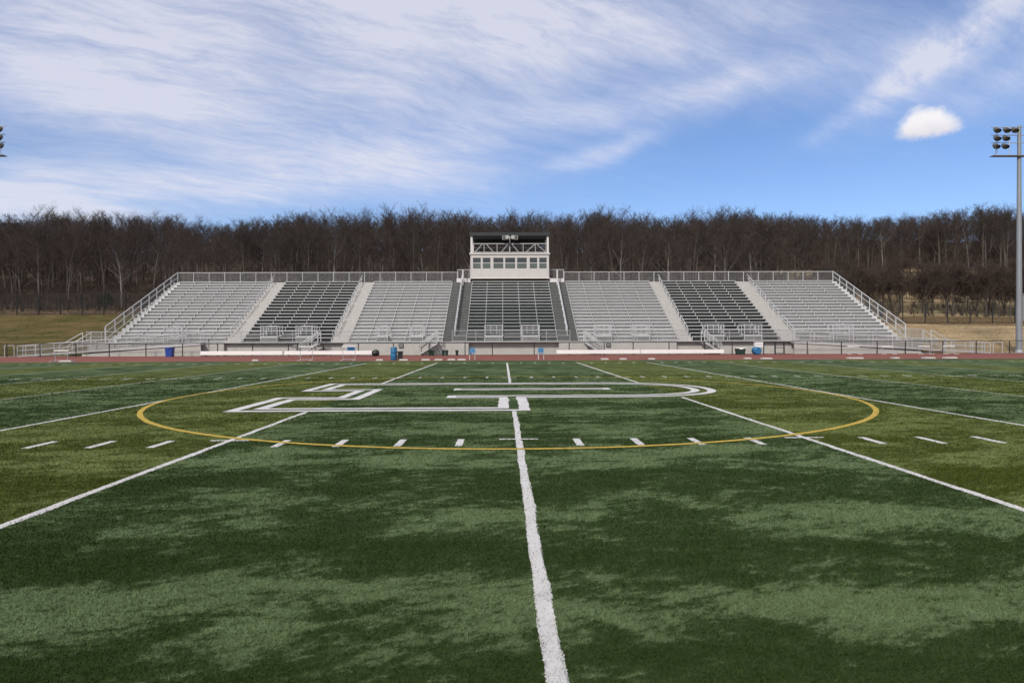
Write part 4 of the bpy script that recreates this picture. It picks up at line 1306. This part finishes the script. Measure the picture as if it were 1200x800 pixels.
cover = total([blob(150, -10, 420, 115, 4, .95), blob(520, -40, 330, 90, -4, .70), blob(300, 140, 260, 62, -10, .70), blob(90, 120, 150, 45, 0, .45),
               blob(-10, 238, 170, 32, 0, 1.6), blob(280, 212, 240, 26, 5, .95), blob(440, 190, 120, 18, -3, .35), blob(520, 110, 120, 50, -12, .42), blob(640, 90, 70, 60, 0, .34), blob(800, 122, 190, 20, 5, .80),
               blob(705, 183, 60, 10, 14, .95), blob(760, 35, 260, 48, -10, .75), blob(990, 112, 60, 16, 8, .25), blob(545, 165, 40, 10, 0, .35), blob(1170, 95, 130, 30, 10, .40)])
streak = total([blob(1010, 125, 66, 12, 30, .95), blob(1085, 72, 75, 22, 38, .85), blob(1150, 15, 95, 30, 25, 1.0), blob(1235, 20, 90, 50, 10, .7)])
# wind-drawn wisps on a high sheet
zz = N.m('ADD', dz, .16)
sh = N.comb(N.m('DIVIDE', dx, zz), N.m('DIVIDE', dy, zz), 0.0)
sw = N.vadd(sh, N.vscale(N.noise(sh, .9, 4, .6, out='Color'), .35))
w1 = N.noise(N.mapping(N.mapping(sw, rot=(0, 0, R(-30))), sc=(.9, 3.0, 1)), 2.6, 12, .72, .12)
w2 = N.noise(N.mapping(N.mapping(sw, rot=(0, 0, R(-45))), sc=(.8, 1.8, 1)), 1.5, 8, .64, .1)
w = N.m('ADD', N.m('MULTIPLY', w1, .65), N.m('MULTIPLY', w2, .35))
wis = N.mapr(w, .29, .71)
dens = N.m('MULTIPLY', cover, N.m('ADD', .50, N.m('MULTIPLY', wis, 1.0)))
puffn = N.noise(uv0, 16, 6, .6)
sden = N.m('MULTIPLY', streak, N.m('ADD', .18, N.m('MULTIPLY', N.mapr(N.m('ADD', N.m('MULTIPLY', puffn, .5), N.m('MULTIPLY', w1, .5)), .32, .66), .80)))
dens = N.m('ADD', dens, sden)
dens = N.m('ADD', dens, N.m('MULTIPLY', N.mapr(w, .45, .72), .10))
dens = N.mapr(dens, .02, 1.40, 0, .80, False)
fill_veil = N.m('MULTIPLY', N.m('MAXIMUM', N.mapr(v, .56, .95), N.mapr(dy, .25, -.35)), N.m('ADD', .45, N.m('MULTIPLY', wis, .5)))  # unseen cloud overhead and behind the camera, added to whiten the ambient light
dens = N.m('MAXIMUM', dens, fill_veil)
cdens = N.m('MINIMUM', dens, .93)
# the one small cumulus
cw = N.vadd(uv0, N.vadd(N.vscale(N.noise(uv0, 24, 6, .62, out='Color'), .030), (-.015, -.015, -.015)))
ca, ce = ang(1085, 150)
kk = math.cos(ca) / FPX
qq = N.mapping(cw, loc=(ca, ce, 0), sc=(34 * kk, 21 * kk, 1), typ='TEXTURE')
qx, qy, qz = N.sep(qq)
qy2 = N.m('MULTIPLY', qy, N.mapr(qy, -.2, .2, 1.35, .95))
ln = N.vlen(N.comb(N.m('MULTIPLY', qx, N.m('ADD', 1.0, N.m('MULTIPLY', qy, .22))), qy2, 0.0))
cum = N.mapr(N.m('ADD', ln, N.m('MULTIPLY', N.m('SUBTRACT', N.noise(uv0, 60, 5, .65), .5), .35)), 1.12, .50)
cshade = N.mapr(qy, -.75, .45)

tint = N.mix(1.0, skyn.outputs['Color'], (.84, .90, 1.06), 'MULTIPLY')
SK = 7.6
ccol = N.mix(N.mapr(cdens, .2, .9), (.75 * SK, .785 * SK, .93 * SK), (.78 * SK, .78 * SK, .87 * SK))
fill_warmth = N.m('MAXIMUM', N.mapr(v, .60, .95), N.mapr(dy, .15, -.35))  # where the added unseen cloud is tinted warm to neutralise the ambient
ccol = N.mix(fill_warmth, ccol, (.84 * SK, .82 * SK, .80 * SK))
c1 = N.mix(cdens, tint, ccol)
c2 = N.mix(cum, c1, N.mix(cshade, (.72 * SK, .70 * SK, .78 * SK), (.92 * SK, .90 * SK, .92 * SK)))
nt.links.new(c2, bg.inputs['Color'])
bg.inputs['Strength'].default_value = .10

scene.view_settings.view_transform = 'Standard'
scene.view_settings.look = 'None'
scene.view_settings.exposure = 0.42
scene.view_settings.gamma = 1.0
scene.view_settings.use_curve_mapping = False
scene.cycles.max_bounces = 6
scene.cycles.diffuse_bounces = 3
scene.cycles.use_denoising = True
